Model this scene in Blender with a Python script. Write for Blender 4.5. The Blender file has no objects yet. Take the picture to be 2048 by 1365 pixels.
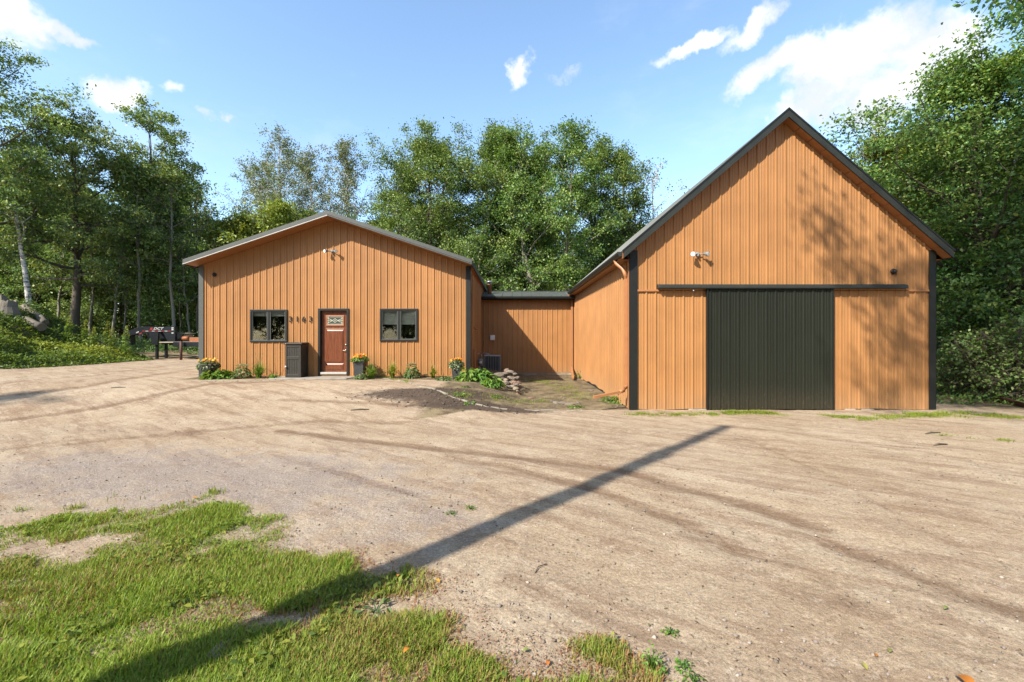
import bpy, bmesh, math, random
import numpy as np
from mathutils import Vector, Matrix

sc = bpy.context.scene
COL = sc.collection
R = math.radians
random.seed(7)

# ---------------------------------------------------------------- camera, sky, sun, exposure
F, CZ, HY = 880.0, 1.83, 672.0            # focal length in photo pixels, eye height, horizon row
cam_d = bpy.data.cameras.new('camera')
cam_d.sensor_width = 36.0
cam_d.lens = F / 2048 * 36
cam_d.shift_y = (HY - 682.5) / 2048
cam_d.clip_start = 0.05
cam_d.clip_end = 2000
cam = bpy.data.objects.new('camera', cam_d)
cam.location = (0, 0, CZ)
cam.rotation_euler = (R(90), 0, 0)
COL.objects.link(cam)
sc.camera = cam

SUN = Vector((0.96, 1.0, -1.20)).normalized()      # the way the light travels
SUN_EL = math.asin(-SUN.z)
SUN_AZ = math.atan2(-SUN.x, -SUN.y)
SUN_STRENGTH, SKY_STRENGTH, EXPOSURE = 4.3, 0.15, 1.24

def newnode(nt, t, **kw):
    n = nt.nodes.new(t)
    for k, v in kw.items():
        if k == 'inp':
            for kk, vv in v.items():
                if isinstance(vv, bpy.types.NodeSocket):
                    nt.links.new(vv, n.inputs[kk])
                else:
                    n.inputs[kk].default_value = vv
        else:
            setattr(n, k, v)
    return n

def vmath(nt, op, a, b=None, out='Vector'):
    n = nt.nodes.new('ShaderNodeVectorMath'); n.operation = op
    for i, v in enumerate((a, b)):
        if v is None: continue
        if isinstance(v, bpy.types.NodeSocket): nt.links.new(v, n.inputs[i])
        else: n.inputs[i].default_value = v
    return n.outputs[out]

def fmath(nt, op, a, b=None, c=None, clamp=False):
    n = nt.nodes.new('ShaderNodeMath'); n.operation = op; n.use_clamp = clamp
    for i, v in enumerate((a, b, c)):
        if v is None: continue
        if isinstance(v, bpy.types.NodeSocket): nt.links.new(v, n.inputs[i])
        else: n.inputs[i].default_value = v
    return n.outputs[0]

def mixc(nt, fac, a, b, mode='MIX'):
    n = nt.nodes.new('ShaderNodeMix'); n.data_type = 'RGBA'; n.blend_type = mode
    for s, v in ((n.inputs['Factor'], fac), (n.inputs[6], a), (n.inputs[7], b)):
        if isinstance(v, bpy.types.NodeSocket): nt.links.new(v, s)
        else: s.default_value = v if not isinstance(v, tuple) or len(v) == 4 else (*v, 1)
    return n.outputs[2]

def maprange(nt, v, a, b, c=0.0, d=1.0, smooth=False):
    n = nt.nodes.new('ShaderNodeMapRange')
    n.interpolation_type = 'SMOOTHSTEP' if smooth else 'LINEAR'
    nt.links.new(v, n.inputs[0])
    for i, x in enumerate((a, b, c, d)): n.inputs[i + 1].default_value = x
    return n.outputs[0]

def noise(nt, vec, scale, detail=4.0, rough=0.55, out='Fac', dist=0.0):
    n = nt.nodes.new('ShaderNodeTexNoise')
    n.inputs['Scale'].default_value = scale
    n.inputs['Detail'].default_value = detail
    n.inputs['Roughness'].default_value = rough
    n.inputs['Distortion'].default_value = dist
    if vec is not None: nt.links.new(vec, n.inputs['Vector'])
    return n.outputs[out]

world = bpy.data.worlds.new('World')
sc.world = world
world.use_nodes = True
wt = world.node_tree
wt.nodes.clear()
sky = newnode(wt, 'ShaderNodeTexSky', sky_type='NISHITA', sun_disc=False,
              sun_elevation=SUN_EL, sun_rotation=SUN_AZ % (2 * math.pi),
              altitude=200.0, air_density=1.0, dust_density=0.75, ozone_density=1.0)
tc = newnode(wt, 'ShaderNodeTexCoord')
vdir = vmath(wt, 'NORMALIZE', tc.outputs['Generated'])
warp1 = vmath(wt, 'SUBTRACT', noise(wt, vdir, 7.0, 5.0, 0.62, 'Color'), (0.5, 0.5, 0.5))
warp2 = vmath(wt, 'SUBTRACT', noise(wt, vdir, 26.0, 5.0, 0.65, 'Color'), (0.5, 0.5, 0.5))
warp = vmath(wt, 'ADD', vmath(wt, 'MULTIPLY', warp1, (0.10, 0.10, 0.10)), vmath(wt, 'MULTIPLY', warp2, (0.035, 0.035, 0.035)))
vw = vmath(wt, 'ADD', vdir, warp)
def pdir(px, py):
    return Vector(((px - 1024) / F, 1.0, (HY - py) / F)).normalized()
CLOUDS = [  # photo px of a cloud's heart, half sizes in px, tilt in degrees, body
    (-10, 15, 95, 55, 0, 1.0), (95, 52, 75, 20, -8, 0.8), (232, 180, 66, 40, 20, 1.0),
    (346, 166, 28, 14, 10, 0.5), (402, 212, 18, 11, 0, 0.5), (438, 220, 15, 10, 0, 0.5),
    (1040, 140, 27, 36, 0, 0.85), (1122, 158, 36, 9, 0, 0.35),
    (1385, 84, 80, 20, 12, 0.85), (1500, 48, 80, 26, 18, 0.8),
    (1560, 132, 120, 38, 12, 1.0), (1700, 110, 135, 62, 12, 1.1), (1840, 84, 110, 58, 5, 1.1), (1660, 190, 120, 45, 20, 0.95), (1800, 170, 160, 70, 20, 1.0)]
blobs = []
for (px, py, a, b, tilt, body) in CLOUDS:
    c = pdir(px, py); k = c.y / F
    blobs.append((c, a * k, b * k, tilt, body))
crng = random.Random(3)
for i in range(16):                                   # the same fair-weather clouds over the rest of the sky
    az = crng.uniform(R(62), R(298)); el = R(crng.uniform(14, 62))
    c = Vector((math.sin(az) * math.cos(el), math.cos(az) * math.cos(el), math.sin(el)))
    a = crng.uniform(0.04, 0.16)
    blobs.append((c, a, a * crng.uniform(0.25, 0.5), crng.uniform(-15, 20), crng.uniform(0.5, 1.1)))
dens = None
for (c, a, b, tilt, body) in blobs:
    e1 = Vector((0, 0, 1)).cross(c); e1.normalize(); e1 = -e1 if e1.dot(Vector((1, 0, 0))) * c.y < 0 else e1
    e2 = c.cross(e1); e2 = e2 if e2.z > 0 else -e2
    ct, st = math.cos(R(tilt)), math.sin(R(tilt))
    f1 = (e1 * ct + e2 * st) / a; f2 = (e2 * ct - e1 * st) / b
    dv = vmath(wt, 'SUBTRACT', vw, tuple(c))
    u = vmath(wt, 'DOT_PRODUCT', dv, tuple(f1), 'Value')
    v = vmath(wt, 'DOT_PRODUCT', dv, tuple(f2), 'Value')
    w = vmath(wt, 'DOT_PRODUCT', dv, tuple(c * 3.0), 'Value')
    r2 = fmath(wt, 'MULTIPLY_ADD', u, u, fmath(wt, 'MULTIPLY_ADD', v, v, fmath(wt, 'MULTIPLY', w, w)))
    d = fmath(wt, 'MULTIPLY', fmath(wt, 'SUBTRACT', 1.0, r2), body)
    dens = d if dens is None else fmath(wt, 'MAXIMUM', dens, d)
edge = fmath(wt, 'ADD', dens, fmath(wt, 'MULTIPLY', fmath(wt, 'SUBTRACT', noise(wt, vdir, 30.0, 7.0, 0.66), 0.5), 1.25))
cmask = maprange(wt, edge, -0.05, 0.95, 0.0, 1.0, True)
veil = fmath(wt, 'MULTIPLY', maprange(wt, noise(wt, vmath(wt, 'MULTIPLY', vdir, (1.0, 1.0, 2.5)), 2.6, 6.0, 0.62), 0.52, 0.78, 0, 1, True), 0.22)
cmask = fmath(wt, 'MAXIMUM', cmask, veil)
cshade = mixc(wt, maprange(wt, noise(wt, vw, 9.0, 6.0, 0.6), 0.38, 0.58, 0, 1, True), (2.55, 2.72, 3.0), (3.6, 3.6, 3.6))
SKY_GAIN = (0.98, 1.04, 1.03)
skyc = mixc(wt, 1.0, sky.outputs[0], (*SKY_GAIN, 1), 'MULTIPLY')
skyc = mixc(wt, cmask, skyc, cshade)
bg = newnode(wt, 'ShaderNodeBackground', inp={'Color': skyc, 'Strength': SKY_STRENGTH})
wo = newnode(wt, 'ShaderNodeOutputWorld', inp={'Surface': bg.outputs[0]})

sun_d = bpy.data.lights.new('sun', 'SUN')
sun_d.energy = SUN_STRENGTH
sun_d.angle = R(0.7)
sun_d.color = (1.0, 0.93, 0.82)
sun_o = bpy.data.objects.new('sun', sun_d)
sun_o.rotation_euler = SUN.to_track_quat('-Z', 'Y').to_euler()
sun_o.location = (-30, -30, 40)
COL.objects.link(sun_o)
sc.view_settings.view_transform = 'Standard'
sc.view_settings.look = 'None'
sc.view_settings.exposure = EXPOSURE
sc.view_settings.gamma = 1.0
sc.view_settings.use_curve_mapping = False
sc.render.engine = 'CYCLES'
sc.cycles.max_bounces = 7
sc.cycles.diffuse_bounces = 3
sc.cycles.transmission_bounces = 5
sc.cycles.transparent_max_bounces = 4
sc.cycles.use_denoising = True

# ---------------------------------------------------------------- helpers
def P(px, py, D):
    """photo pixel at depth D -> world point"""
    return Vector(((px - 1024) * D / F, D, CZ - (py - HY) * D / F))

def sstep(a, b, x):
    t = np.clip((np.asarray(x, float) - a) / (b - a), 0, 1)
    return t * t * (3 - 2 * t)

def vnoise(x, y, s, seed=0):
    x = np.asarray(x, float) / s; y = np.asarray(y, float) / s
    xi = np.floor(x); yi = np.floor(y); fx = x - xi; fy = y - yi
    fx = fx * fx * (3 - 2 * fx); fy = fy * fy * (3 - 2 * fy)
    def h(i, j):
        v = np.sin(i * 127.1 + j * 311.7 + seed * 74.7) * 43758.5453
        return v - np.floor(v)
    return (h(xi, yi) * (1 - fx) * (1 - fy) + h(xi + 1, yi) * fx * (1 - fy) + h(xi, yi + 1) * (1 - fx) * fy + h(xi + 1, yi + 1) * fx * fy) - 0.5

def seg_dist(x, y, pts):
    """distance of points to a polyline"""
    best = np.full(np.shape(x), 1e9)
    for (ax, ay), (bx, by) in zip(pts[:-1], pts[1:]):
        dx, dy = bx - ax, by - ay
        t = np.clip(((x - ax) * dx + (y - ay) * dy) / (dx * dx + dy * dy + 1e-9), 0, 1)
        best = np.minimum(best, np.hypot(x - ax - t * dx, y - ay - t * dy))
    return best

HOUSE_Z = 0.43
def base_z(x, y):
    x = np.asarray(x, float); y = np.asarray(y, float)
    h = HOUSE_Z * sstep(8.4, 13.9, y) * sstep(0.7, -1.35, x)
    bank = (1.6 + .75 * sstep(-24.2, -26.5, x) + .4 * vnoise(x, y, 3.1, 5)) * sstep(-20.6, -25.6, x + .9 * vnoise(x, y, 2.0, 6)) * sstep(9, 17, y) * (1 - 0.85 * np.maximum(sstep(21.5, 25.5, y) * sstep(-26.5, -23.8, x), sstep(25.3, 28.5, y)))
    h = h + bank
    h = h + 0.35 * np.exp(-(((x + 22.0) / 2.6) ** 2 + ((y - 30.0) / 1.6) ** 2))      # heap of earth behind the trailer
    h = h + 0.05 * np.exp(-(((x + 2.3) / 1.1) ** 2 + ((y - 11.7) / 0.8) ** 2))       # dark soil heaped by the bed
    return h

def gz(x, y):
    x = np.asarray(x, float); y = np.asarray(y, float)
    m = 0.035 * vnoise(x, y, 2.3, 1) + 0.022 * vnoise(x, y, 0.7, 2) + 0.012 * vnoise(x, y, 0.27, 3)
    return base_z(x, y) + m

def gzf(x, y): return float(gz(x, y))

def G(px, py):
    """photo pixel -> point of the ground"""
    z = 0.0
    for _ in range(30):
        D = (CZ - z) * F / max(py - HY, 4)
        z = 0.6 * z + 0.4 * float(base_z((px - 1024) * D / F, D))
    return (px - 1024) * D / F, D

ORIG = {}
def thing(name, label, cat, loc, group=None):
    o = bpy.data.objects.new(name, None)
    o.empty_display_size = 0.2
    o.location = loc
    o['label'] = label; o['category'] = cat
    if group: o['group'] = group
    COL.objects.link(o)
    ORIG[o.name] = Vector(loc)
    return o

def tag(o, label=None, cat=None, group=None, kind=None):
    for k, v in (('label', label), ('category', cat), ('group', group), ('kind', kind)):
        if v: o[k] = v
    return o

class MB:
    """collects shapes in world coordinates; build() links them as one mesh object"""
    def __init__(s): s.v = []; s.f = []; s.sm = []
    def add(s, vs, fs, smooth=False):
        n = len(s.v); s.v += [tuple(v) for v in vs]
        s.f += [tuple(i + n for i in f) for f in fs]; s.sm += [smooth] * len(fs)
        return s
    def box(s, x0, x1, y0, y1, z0, z1):
        x0, x1 = sorted((x0, x1)); y0, y1 = sorted((y0, y1)); z0, z1 = sorted((z0, z1))
        return s.add([(x, y, z) for z in (z0, z1) for y in (y0, y1) for x in (x0, x1)],
                     [(0, 2, 3, 1), (4, 5, 7, 6), (0, 1, 5, 4), (2, 6, 7, 3), (0, 4, 6, 2), (1, 3, 7, 5)])
    def prism(s, poly, d):
        """extrude a 3D polygon along vector d"""
        n = len(poly); d = Vector(d)
        a = [Vector(p) for p in poly]; b = [p + d for p in a]
        fs = [tuple(range(n))[::-1], tuple(range(n, 2 * n))] + [(i, (i + 1) % n, n + (i + 1) % n, n + i) for i in range(n)]
        return s.add(a + b, fs)
    def beam(s, a, b, w, h, up=(0, 0, 1)):
        a = Vector(a); b = Vector(b); t = (b - a).normalized(); u = Vector(up)
        r = t.cross(u)
        r = r.normalized() if r.length > 1e-4 else Vector((1, 0, 0))
        u = r.cross(t)
        q = [r * (w / 2) + u * (h / 2), r * (-w / 2) + u * (h / 2), r * (-w / 2) - u * (h / 2), r * (w / 2) - u * (h / 2)]
        return s.add([a + k for k in q] + [b + k for k in q],
                     [(0, 1, 2, 3), (7, 6, 5, 4)] + [(i, i + 4, (i + 1) % 4 + 4, (i + 1) % 4) for i in range(4)])
    def tube(s, pts, rad, n=8, cap=True):
        pts = [Vector(p) for p in pts]
        rad = [rad] * len(pts) if isinstance(rad, (int, float)) else list(rad)
        vs = []; ref = Vector((0.31, 0.12, 0.94))
        for i, p in enumerate(pts):
            t = (pts[min(i + 1, len(pts) - 1)] - pts[max(i - 1, 0)])
            t = t.normalized() if t.length > 1e-9 else Vector((0, 0, 1))
            if abs(t.dot(ref)) > 0.95: rr = Vector((1, 0, 0))
            else: rr = ref
            a = t.cross(rr).normalized(); b = t.cross(a)
            vs += [p + (a * math.cos(2 * math.pi * k / n) + b * math.sin(2 * math.pi * k / n)) * rad[i] for k in range(n)]
        fs = [(i * n + k, i * n + (k + 1) % n, (i + 1) * n + (k + 1) % n, (i + 1) * n + k) for i in range(len(pts) - 1) for k in range(n)]
        s.add(vs, fs, True)
        if cap:
            m = len(s.v) - len(vs)
            s.f += [tuple(m + k for k in range(n)), tuple(m + (len(pts) - 1) * n + k for k in range(n))[::-1]]; s.sm += [False, False]
        return s
    def lathe(s, c, prof, n=20, axis='z'):
        c = Vector(c); vs = []
        for (r, h) in prof:
            for k in range(n):
                a = 2 * math.pi * k / n
                p = (r * math.cos(a), r * math.sin(a), h)
                if axis == 'y': p = (p[0], p[2], p[1])
                if axis == 'x': p = (p[2], p[0], p[1])
                vs.append(c + Vector(p))
        fs = [(i * n + k, i * n + (k + 1) % n, (i + 1) * n + (k + 1) % n, (i + 1) * n + k) for i in range(len(prof) - 1) for k in range(n)]
        fs += [tuple(range(n))[::-1], tuple((len(prof) - 1) * n + k for k in range(n))]
        return s.add(vs, fs, True)
    def build(s, name, mat, parent=None, bevel=0.0, loc=None):
        me = bpy.data.meshes.new(name)
        org = ORIG_OF(parent) if parent else (Vector(loc) if loc is not None else Vector((0, 0, 0)))
        me.from_pydata([tuple(Vector(v) - org) for v in s.v], [], s.f)
        me.polygons.foreach_set('use_smooth', s.sm)
        bm = bmesh.new(); bm.from_mesh(me); bmesh.ops.recalc_face_normals(bm, faces=bm.faces); bm.to_mesh(me); bm.free()
        me.update()
        o = bpy.data.objects.new(name, me)
        me.materials.append(mat)
        COL.objects.link(o)
        if parent: o.parent = parent
        elif loc is not None: o.location = loc
        if bevel:
            b = o.modifiers.new('bevel', 'BEVEL'); b.width = bevel; b.segments = 2; b.limit_method = 'ANGLE'; b.angle_limit = R(40)
        return o

def ORIG_OF(o):
    v = Vector((0, 0, 0))
    while o is not None:
        v += o.location; o = o.parent
    return v

def fast_mesh(name, verts, faces, mat, parent=None, tint=None, loc=None, smooth=False, vcol=None):
    """numpy arrays -> mesh object; faces (n, k); tint: one float per vertex"""
    verts = np.asarray(verts, np.float32); faces = np.asarray(faces, np.int32)
    me = mesh_np(name, verts, faces, tint, smooth, vcol)
    me.materials.append(mat)
    o = bpy.data.objects.new(name, me)
    COL.objects.link(o)
    if parent: o.parent = parent
    if loc is not None: o.location = loc
    return o

def mesh_np(name, verts, faces, tint=None, smooth=False, vcol=None):
    me = bpy.data.meshes.new(name)
    nf, k = faces.shape
    me.vertices.add(len(verts)); me.vertices.foreach_set('co', verts.ravel())
    me.loops.add(nf * k); me.loops.foreach_set('vertex_index', faces.ravel())
    me.polygons.add(nf)
    me.polygons.foreach_set('loop_start', np.arange(0, nf * k, k, dtype=np.int32))
    me.polygons.foreach_set('loop_total', np.full(nf, k, dtype=np.int32))
    if smooth: me.polygons.foreach_set('use_smooth', np.ones(nf, dtype=bool))
    me.update(calc_edges=True)
    if tint is not None:
        at = me.attributes.new('tint', 'FLOAT', 'POINT'); at.data.foreach_set('value', np.asarray(tint, np.float32))
    if vcol is not None:
        at = me.attributes.new('mask', 'FLOAT_COLOR', 'POINT'); at.data.foreach_set('color', np.asarray(vcol, np.float32).ravel())
    return me

# ---------------------------------------------------------------- materials
def material(name, col, rough=0.6, metal=0.0, var=0.12, scale=6.0, bump=0.0, bscale=60.0, spec=0.4, stretch=(1, 1, 1), rand=0.0):
    m = bpy.data.materials.new(name); m.use_nodes = True
    nt = m.node_tree; b = nt.nodes['Principled BSDF']
    co = newnode(nt, 'ShaderNodeTexCoord').outputs['Object']
    geo = newnode(nt, 'ShaderNodeNewGeometry').outputs['Position']
    vec = vmath(nt, 'MULTIPLY', geo, stretch)
    n1 = noise(nt, vec, scale, 5.0, 0.6)
    fac = maprange(nt, n1, 0.3, 0.7, 1 - var, 1 + var)
    if rand:
        oi = newnode(nt, 'ShaderNodeObjectInfo').outputs['Random']
        fac = fmath(nt, 'MULTIPLY', fac, maprange(nt, oi, 0, 1, 1 - rand, 1 + rand))
    c = vmath(nt, 'MULTIPLY', (*col,), None)
    vm = nt.nodes.new('ShaderNodeVectorMath'); vm.operation = 'SCALE'; vm.inputs[0].default_value = col
    nt.links.new(fac, vm.inputs['Scale'])
    nt.links.new(vm.outputs[0], b.inputs['Base Color'])
    b.inputs['Roughness'].default_value = rough
    b.inputs['Metallic'].default_value = metal
    b.inputs['Specular IOR Level'].default_value = spec
    if bump:
        bp = newnode(nt, 'ShaderNodeBump', inp={'Strength': bump, 'Distance': 0.01, 'Height': noise(nt, vec, bscale, 4.0)})
        nt.links.new(bp.outputs[0], b.inputs['Normal'])
    return m

M = {}
def siding(name, col, rough):
    m = bpy.data.materials.new(name); m.use_nodes = True
    nt = m.node_tree; b = nt.nodes['Principled BSDF']
    geo = newnode(nt, 'ShaderNodeNewGeometry').outputs['Position']
    oi = newnode(nt, 'ShaderNodeObjectInfo').outputs['Random']
    streak = noise(nt, vmath(nt, 'MULTIPLY', geo, (22, 22, 0.5)), 1.0, 5.0, 0.6)
    blot = noise(nt, geo, 1.3, 4.0)
    dust = fmath(nt, 'MULTIPLY', maprange(nt, fmath(nt, 'ADD', newnode(nt, 'ShaderNodeSeparateXYZ', inp={0: geo}).outputs[2], fmath(nt, 'MULTIPLY', blot, 0.5)), 0.25, 1.0, 1, 0, True), 0.22 if sum(col) > .1 else 0.05)
    f = fmath(nt, 'MULTIPLY', maprange(nt, streak, 0.3, 0.7, 0.91, 1.07), maprange(nt, blot, 0.3, 0.7, 0.90, 1.09))
    f = fmath(nt, 'MULTIPLY', f, maprange(nt, oi, 0, 1, 0.94, 1.06))
    vm = nt.nodes.new('ShaderNodeVectorMath'); vm.operation = 'SCALE'; vm.inputs[0].default_value = col
    nt.links.new(f, vm.inputs['Scale'])
    c = mixc(nt, dust, vm.outputs[0], (0.30, 0.21, 0.13))
    zz = newnode(nt, 'ShaderNodeSeparateXYZ', inp={0: geo}).outputs[2]
    splash = fmath(nt, 'MULTIPLY', maprange(nt, zz, 0.0, 1.1, 1.0, 0.0), maprange(nt, noise(nt, geo, 24.0, 6.0, 0.8), 0.58, 0.68))
    c = mixc(nt, fmath(nt, 'MULTIPLY', splash, 0.45), c, (0.24, 0.17, 0.11))
    nt.links.new(c, b.inputs['Base Color'])
    b.inputs['Roughness'].default_value = rough
    b.inputs['Specular IOR Level'].default_value = 0.33
    bp = newnode(nt, 'ShaderNodeBump', inp={'Strength': 0.22, 'Distance': 0.02, 'Height': noise(nt, vmath(nt, 'MULTIPLY', geo, (2, 2, 1.0)), 2.0, 3.0)})
    nt.links.new(bp.outputs[0], b.inputs['Normal'])
    return m
M['siding'] = siding('copper painted steel', (0.325, 0.155, 0.056), 0.47)
M['door_black'] = siding('black painted steel', (0.013, 0.015, 0.010), 0.38)
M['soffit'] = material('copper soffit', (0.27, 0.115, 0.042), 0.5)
M['trim_black'] = material('black trim', (0.008, 0.009, 0.008), 0.5, var=0.2, bump=0.05)
M['trim_grey'] = material('grey green metal trim', (0.072, 0.076, 0.069), 0.45, var=0.08)
M['trim_light'] = material('pale drip edge', (0.36, 0.35, 0.32), 0.45)
M['roof'] = material('charcoal steel roofing', (0.075, 0.08, 0.072), 0.42, var=0.12, scale=2)
M['fascia'] = material('dark grey fascia', (0.020, 0.022, 0.018), 0.5, var=0.18, scale=3)
M['copper'] = material('copper painted gutter', (0.33, 0.145, 0.06), 0.42, var=0.08)
M['concrete'] = material('concrete', (0.24, 0.215, 0.18), 0.9, var=0.3, scale=4, bump=0.3, bscale=30)
M['dark'] = material('dark gap', (0.012, 0.011, 0.010), 0.9)
M['tape'] = material('dull white tape', (0.34, 0.33, 0.31), 0.5, var=0.1)
M['white'] = material('white plastic', (0.75, 0.74, 0.70), 0.4, var=0.05)
M['steel'] = material('galvanised steel', (0.38, 0.38, 0.37), 0.38, metal=0.7, var=0.15)
M['grey_metal'] = material('grey enamelled steel', (0.17, 0.175, 0.17), 0.5, var=0.15)
M['cabinet'] = material('dark brown resin', (0.027, 0.024, 0.019), 0.55, var=0.15, scale=14, bump=0.15)
M['pot'] = material('charcoal planter', (0.040, 0.041, 0.042), 0.55, var=0.2, bump=0.1)
M['soil'] = material('potting soil', (0.03, 0.02, 0.013), 0.95, bump=0.6)
M['brass'] = material('satin nickel', (0.5, 0.46, 0.38), 0.3, metal=1.0)
M['digit'] = material('black numerals', (0.012, 0.012, 0.012), 0.4)
M['orange_paint'] = material('orange pipe', (0.26, 0.085, 0.03), 0.6)
M['red_tape'] = material('red tape', (0.22, 0.015, 0.015), 0.5)
M['trailer'] = material('black trailer paint', (0.011, 0.012, 0.015), 0.3, var=0.2)
M['rust'] = material('rusty brown steel', (0.085, 0.035, 0.024), 0.7, var=0.35)
M['deck'] = material('weathered planks', (0.30, 0.25, 0.18), 0.85, var=0.3, stretch=(0.3, 8, 8))
M['pole'] = material('weathered pole', (0.16, 0.12, 0.09), 0.9, var=0.3, stretch=(10, 10, 0.4), bump=0.4)

def rock_mat():
    m = bpy.data.materials.new('field stone'); m.use_nodes = True
    nt = m.node_tree; b = nt.nodes['Principled BSDF']
    geo = newnode(nt, 'ShaderNodeNewGeometry').outputs['Position']
    oi = newnode(nt, 'ShaderNodeObjectInfo').outputs['Random']
    cr = newnode(nt, 'ShaderNodeValToRGB')
    nt.links.new(oi, cr.inputs[0])
    e = cr.color_ramp.elements
    e[0].position = 0; e[0].color = (0.17, 0.13, 0.09, 1)
    e[1].position = 1; e[1].color = (0.22, 0.11, 0.065, 1)
    for p, c in ((0.25, (0.12, 0.105, 0.085, 1)), (0.5, (0.26, 0.20, 0.13, 1)), (0.75, (0.15, 0.135, 0.115, 1))):
        x = cr.color_ramp.elements.new(p); x.color = c
    c = mixc(nt, fmath(nt, 'MULTIPLY', noise(nt, geo, 26, 5.0), 0.6), cr.outputs[0], (0.13, 0.10, 0.075))
    nt.links.new(c, b.inputs['Base Color']); b.inputs['Roughness'].default_value = 0.9
    bp = newnode(nt, 'ShaderNodeBump', inp={'Strength': 0.6, 'Distance': 0.01, 'Height': noise(nt, geo, 45, 5.0)})
    nt.links.new(bp.outputs[0], b.inputs['Normal'])
    return m
M['rock'] = rock_mat()

def bark(name, col, col2, scale=9, mark=False):
    m = bpy.data.materials.new(name); m.use_nodes = True
    nt = m.node_tree; b = nt.nodes['Principled BSDF']
    geo = newnode(nt, 'ShaderNodeNewGeometry').outputs['Position']
    if mark: n = maprange(nt, noise(nt, vmath(nt, 'MULTIPLY', geo, (1.5, 1.5, 5)), 1.6, 5.0, 0.7), 0.52, 0.6)
    else: n = noise(nt, vmath(nt, 'MULTIPLY', geo, (scale, scale, scale * 0.25)), 1.0, 5.0)
    nt.links.new(mixc(nt, n, col, col2), b.inputs['Base Color'])
    b.inputs['Roughness'].default_value = 0.9; b.inputs['Specular IOR Level'].default_value = 0.15
    bp = newnode(nt, 'ShaderNodeBump', inp={'Strength': 0.8, 'Distance': 0.03, 'Height': n})
    nt.links.new(bp.outputs[0], b.inputs['Normal'])
    return m
M['bark'] = bark('grey brown bark', (0.055, 0.043, 0.032), (0.14, 0.115, 0.09))
M['bark_pale'] = bark('pale grey bark', (0.14, 0.12, 0.095), (0.27, 0.24, 0.19))
M['birch'] = bark('white birch bark', (0.52, 0.48, 0.42), (0.10, 0.085, 0.07), mark=True)
M['log'] = bark('grey weathered log', (0.10, 0.085, 0.065), (0.22, 0.19, 0.15))

def leafmat(name, cols, trans=0.30, rough=0.45, spec=0.36):
    """cols: colours along the tint attribute 0..1"""
    m = bpy.data.materials.new(name); m.use_nodes = True
    nt = m.node_tree; b = nt.nodes['Principled BSDF']; out = nt.nodes['Material Output']
    at = newnode(nt, 'ShaderNodeAttribute', attribute_name='tint').outputs['Fac']
    oi = newnode(nt, 'ShaderNodeObjectInfo').outputs['Random']
    cr = newnode(nt, 'ShaderNodeValToRGB'); nt.links.new(at, cr.inputs[0])
    els = cr.color_ramp.elements
    els[0].position = 0; els[0].color = (*cols[0], 1); els[1].position = 1; els[1].color = (*cols[-1], 1)
    for i, c in enumerate(cols[1:-1]):
        x = els.new((i + 1) / (len(cols) - 1)); x.color = (*c, 1)
    hs = newnode(nt, 'ShaderNodeHueSaturation', inp={'Hue': maprange(nt, oi, 0, 1, 0.485, 0.51), 'Saturation': 1.0, 'Value': maprange(nt, oi, 0, 1, 0.85, 1.12), 'Color': cr.outputs[0]})
    c = hs.outputs[0]
    nt.links.new(c, b.inputs['Base Color'])
    b.inputs['Roughness'].default_value = rough; b.inputs['Specular IOR Level'].default_value = spec
    tcol = mixc(nt, 1.0, c, (1.25, 1.2, 0.55, 1), 'MULTIPLY')
    tr = newnode(nt, 'ShaderNodeBsdfTranslucent', inp={'Color': tcol})
    mx = newnode(nt, 'ShaderNodeMixShader', inp={0: trans, 1: b.outputs[0], 2: tr.outputs[0]})
    nt.links.new(mx.outputs[0], out.inputs['Surface'])
    return m
M['leaf_oak'] = leafmat('oak leaves', [(0.087, 0.145, 0.045), (0.174, 0.257, 0.066), (0.333, 0.376, 0.098)])
M['leaf_maple'] = leafmat('maple leaves', [(0.061, 0.119, 0.027), (0.131, 0.211, 0.044), (0.255, 0.312, 0.071)])
M['leaf_aspen'] = leafmat('aspen leaves', [(0.085, 0.115, 0.045), (0.150, 0.185, 0.075), (0.25, 0.25, 0.12)])
M['leaf_bright'] = leafmat('yellow green leaves', [(0.118, 0.164, 0.025), (0.210, 0.253, 0.038), (0.316, 0.329, 0.063)])
M['leaf_right'] = leafmat('elm leaves', [(0.074, 0.177, 0.045), (0.153, 0.299, 0.068), (0.329, 0.430, 0.102)])
M['leaf_dark'] = leafmat('shaded wood leaves', [(0.063, 0.116, 0.036), (0.138, 0.215, 0.061), (0.274, 0.331, 0.089)], spec=0.2)
M['leaf_shrub'] = leafmat('shrub leaves', [(0.063, 0.133, 0.030), (0.119, 0.217, 0.049), (0.265, 0.336, 0.125)])
M['leaf_weed'] = leafmat('weed leaves', [(0.070, 0.119, 0.030), (0.138, 0.208, 0.039), (0.286, 0.319, 0.052)], spec=0.12)
M['leaf_hosta'] = leafmat('hosta leaves', [(0.060, 0.130, 0.020), (0.120, 0.220, 0.030), (0.240, 0.330, 0.070)])
M['leaf_sedum'] = leafmat('sedum leaves', [(0.07, 0.12, 0.04), (0.12, 0.18, 0.06), (0.36, 0.33, 0.19)])
M['petal'] = leafmat('orange petals', [(0.62, 0.13, 0.01), (0.75, 0.30, 0.015), (0.80, 0.48, 0.03)], trans=0.2)
M['grass'] = leafmat('lawn grass', [(0.30, 0.13, 0.07), (0.30, 0.22, 0.09), (0.25, 0.26, 0.05), (0.150, 0.235, 0.030), (0.27, 0.345, 0.05)], trans=0.35, spec=0.15)
M['fallen'] = leafmat('fallen leaves', [(0.28, 0.08, 0.02), (0.55, 0.25, 0.03), (0.16, 0.20, 0.06)], trans=0.15)
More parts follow.
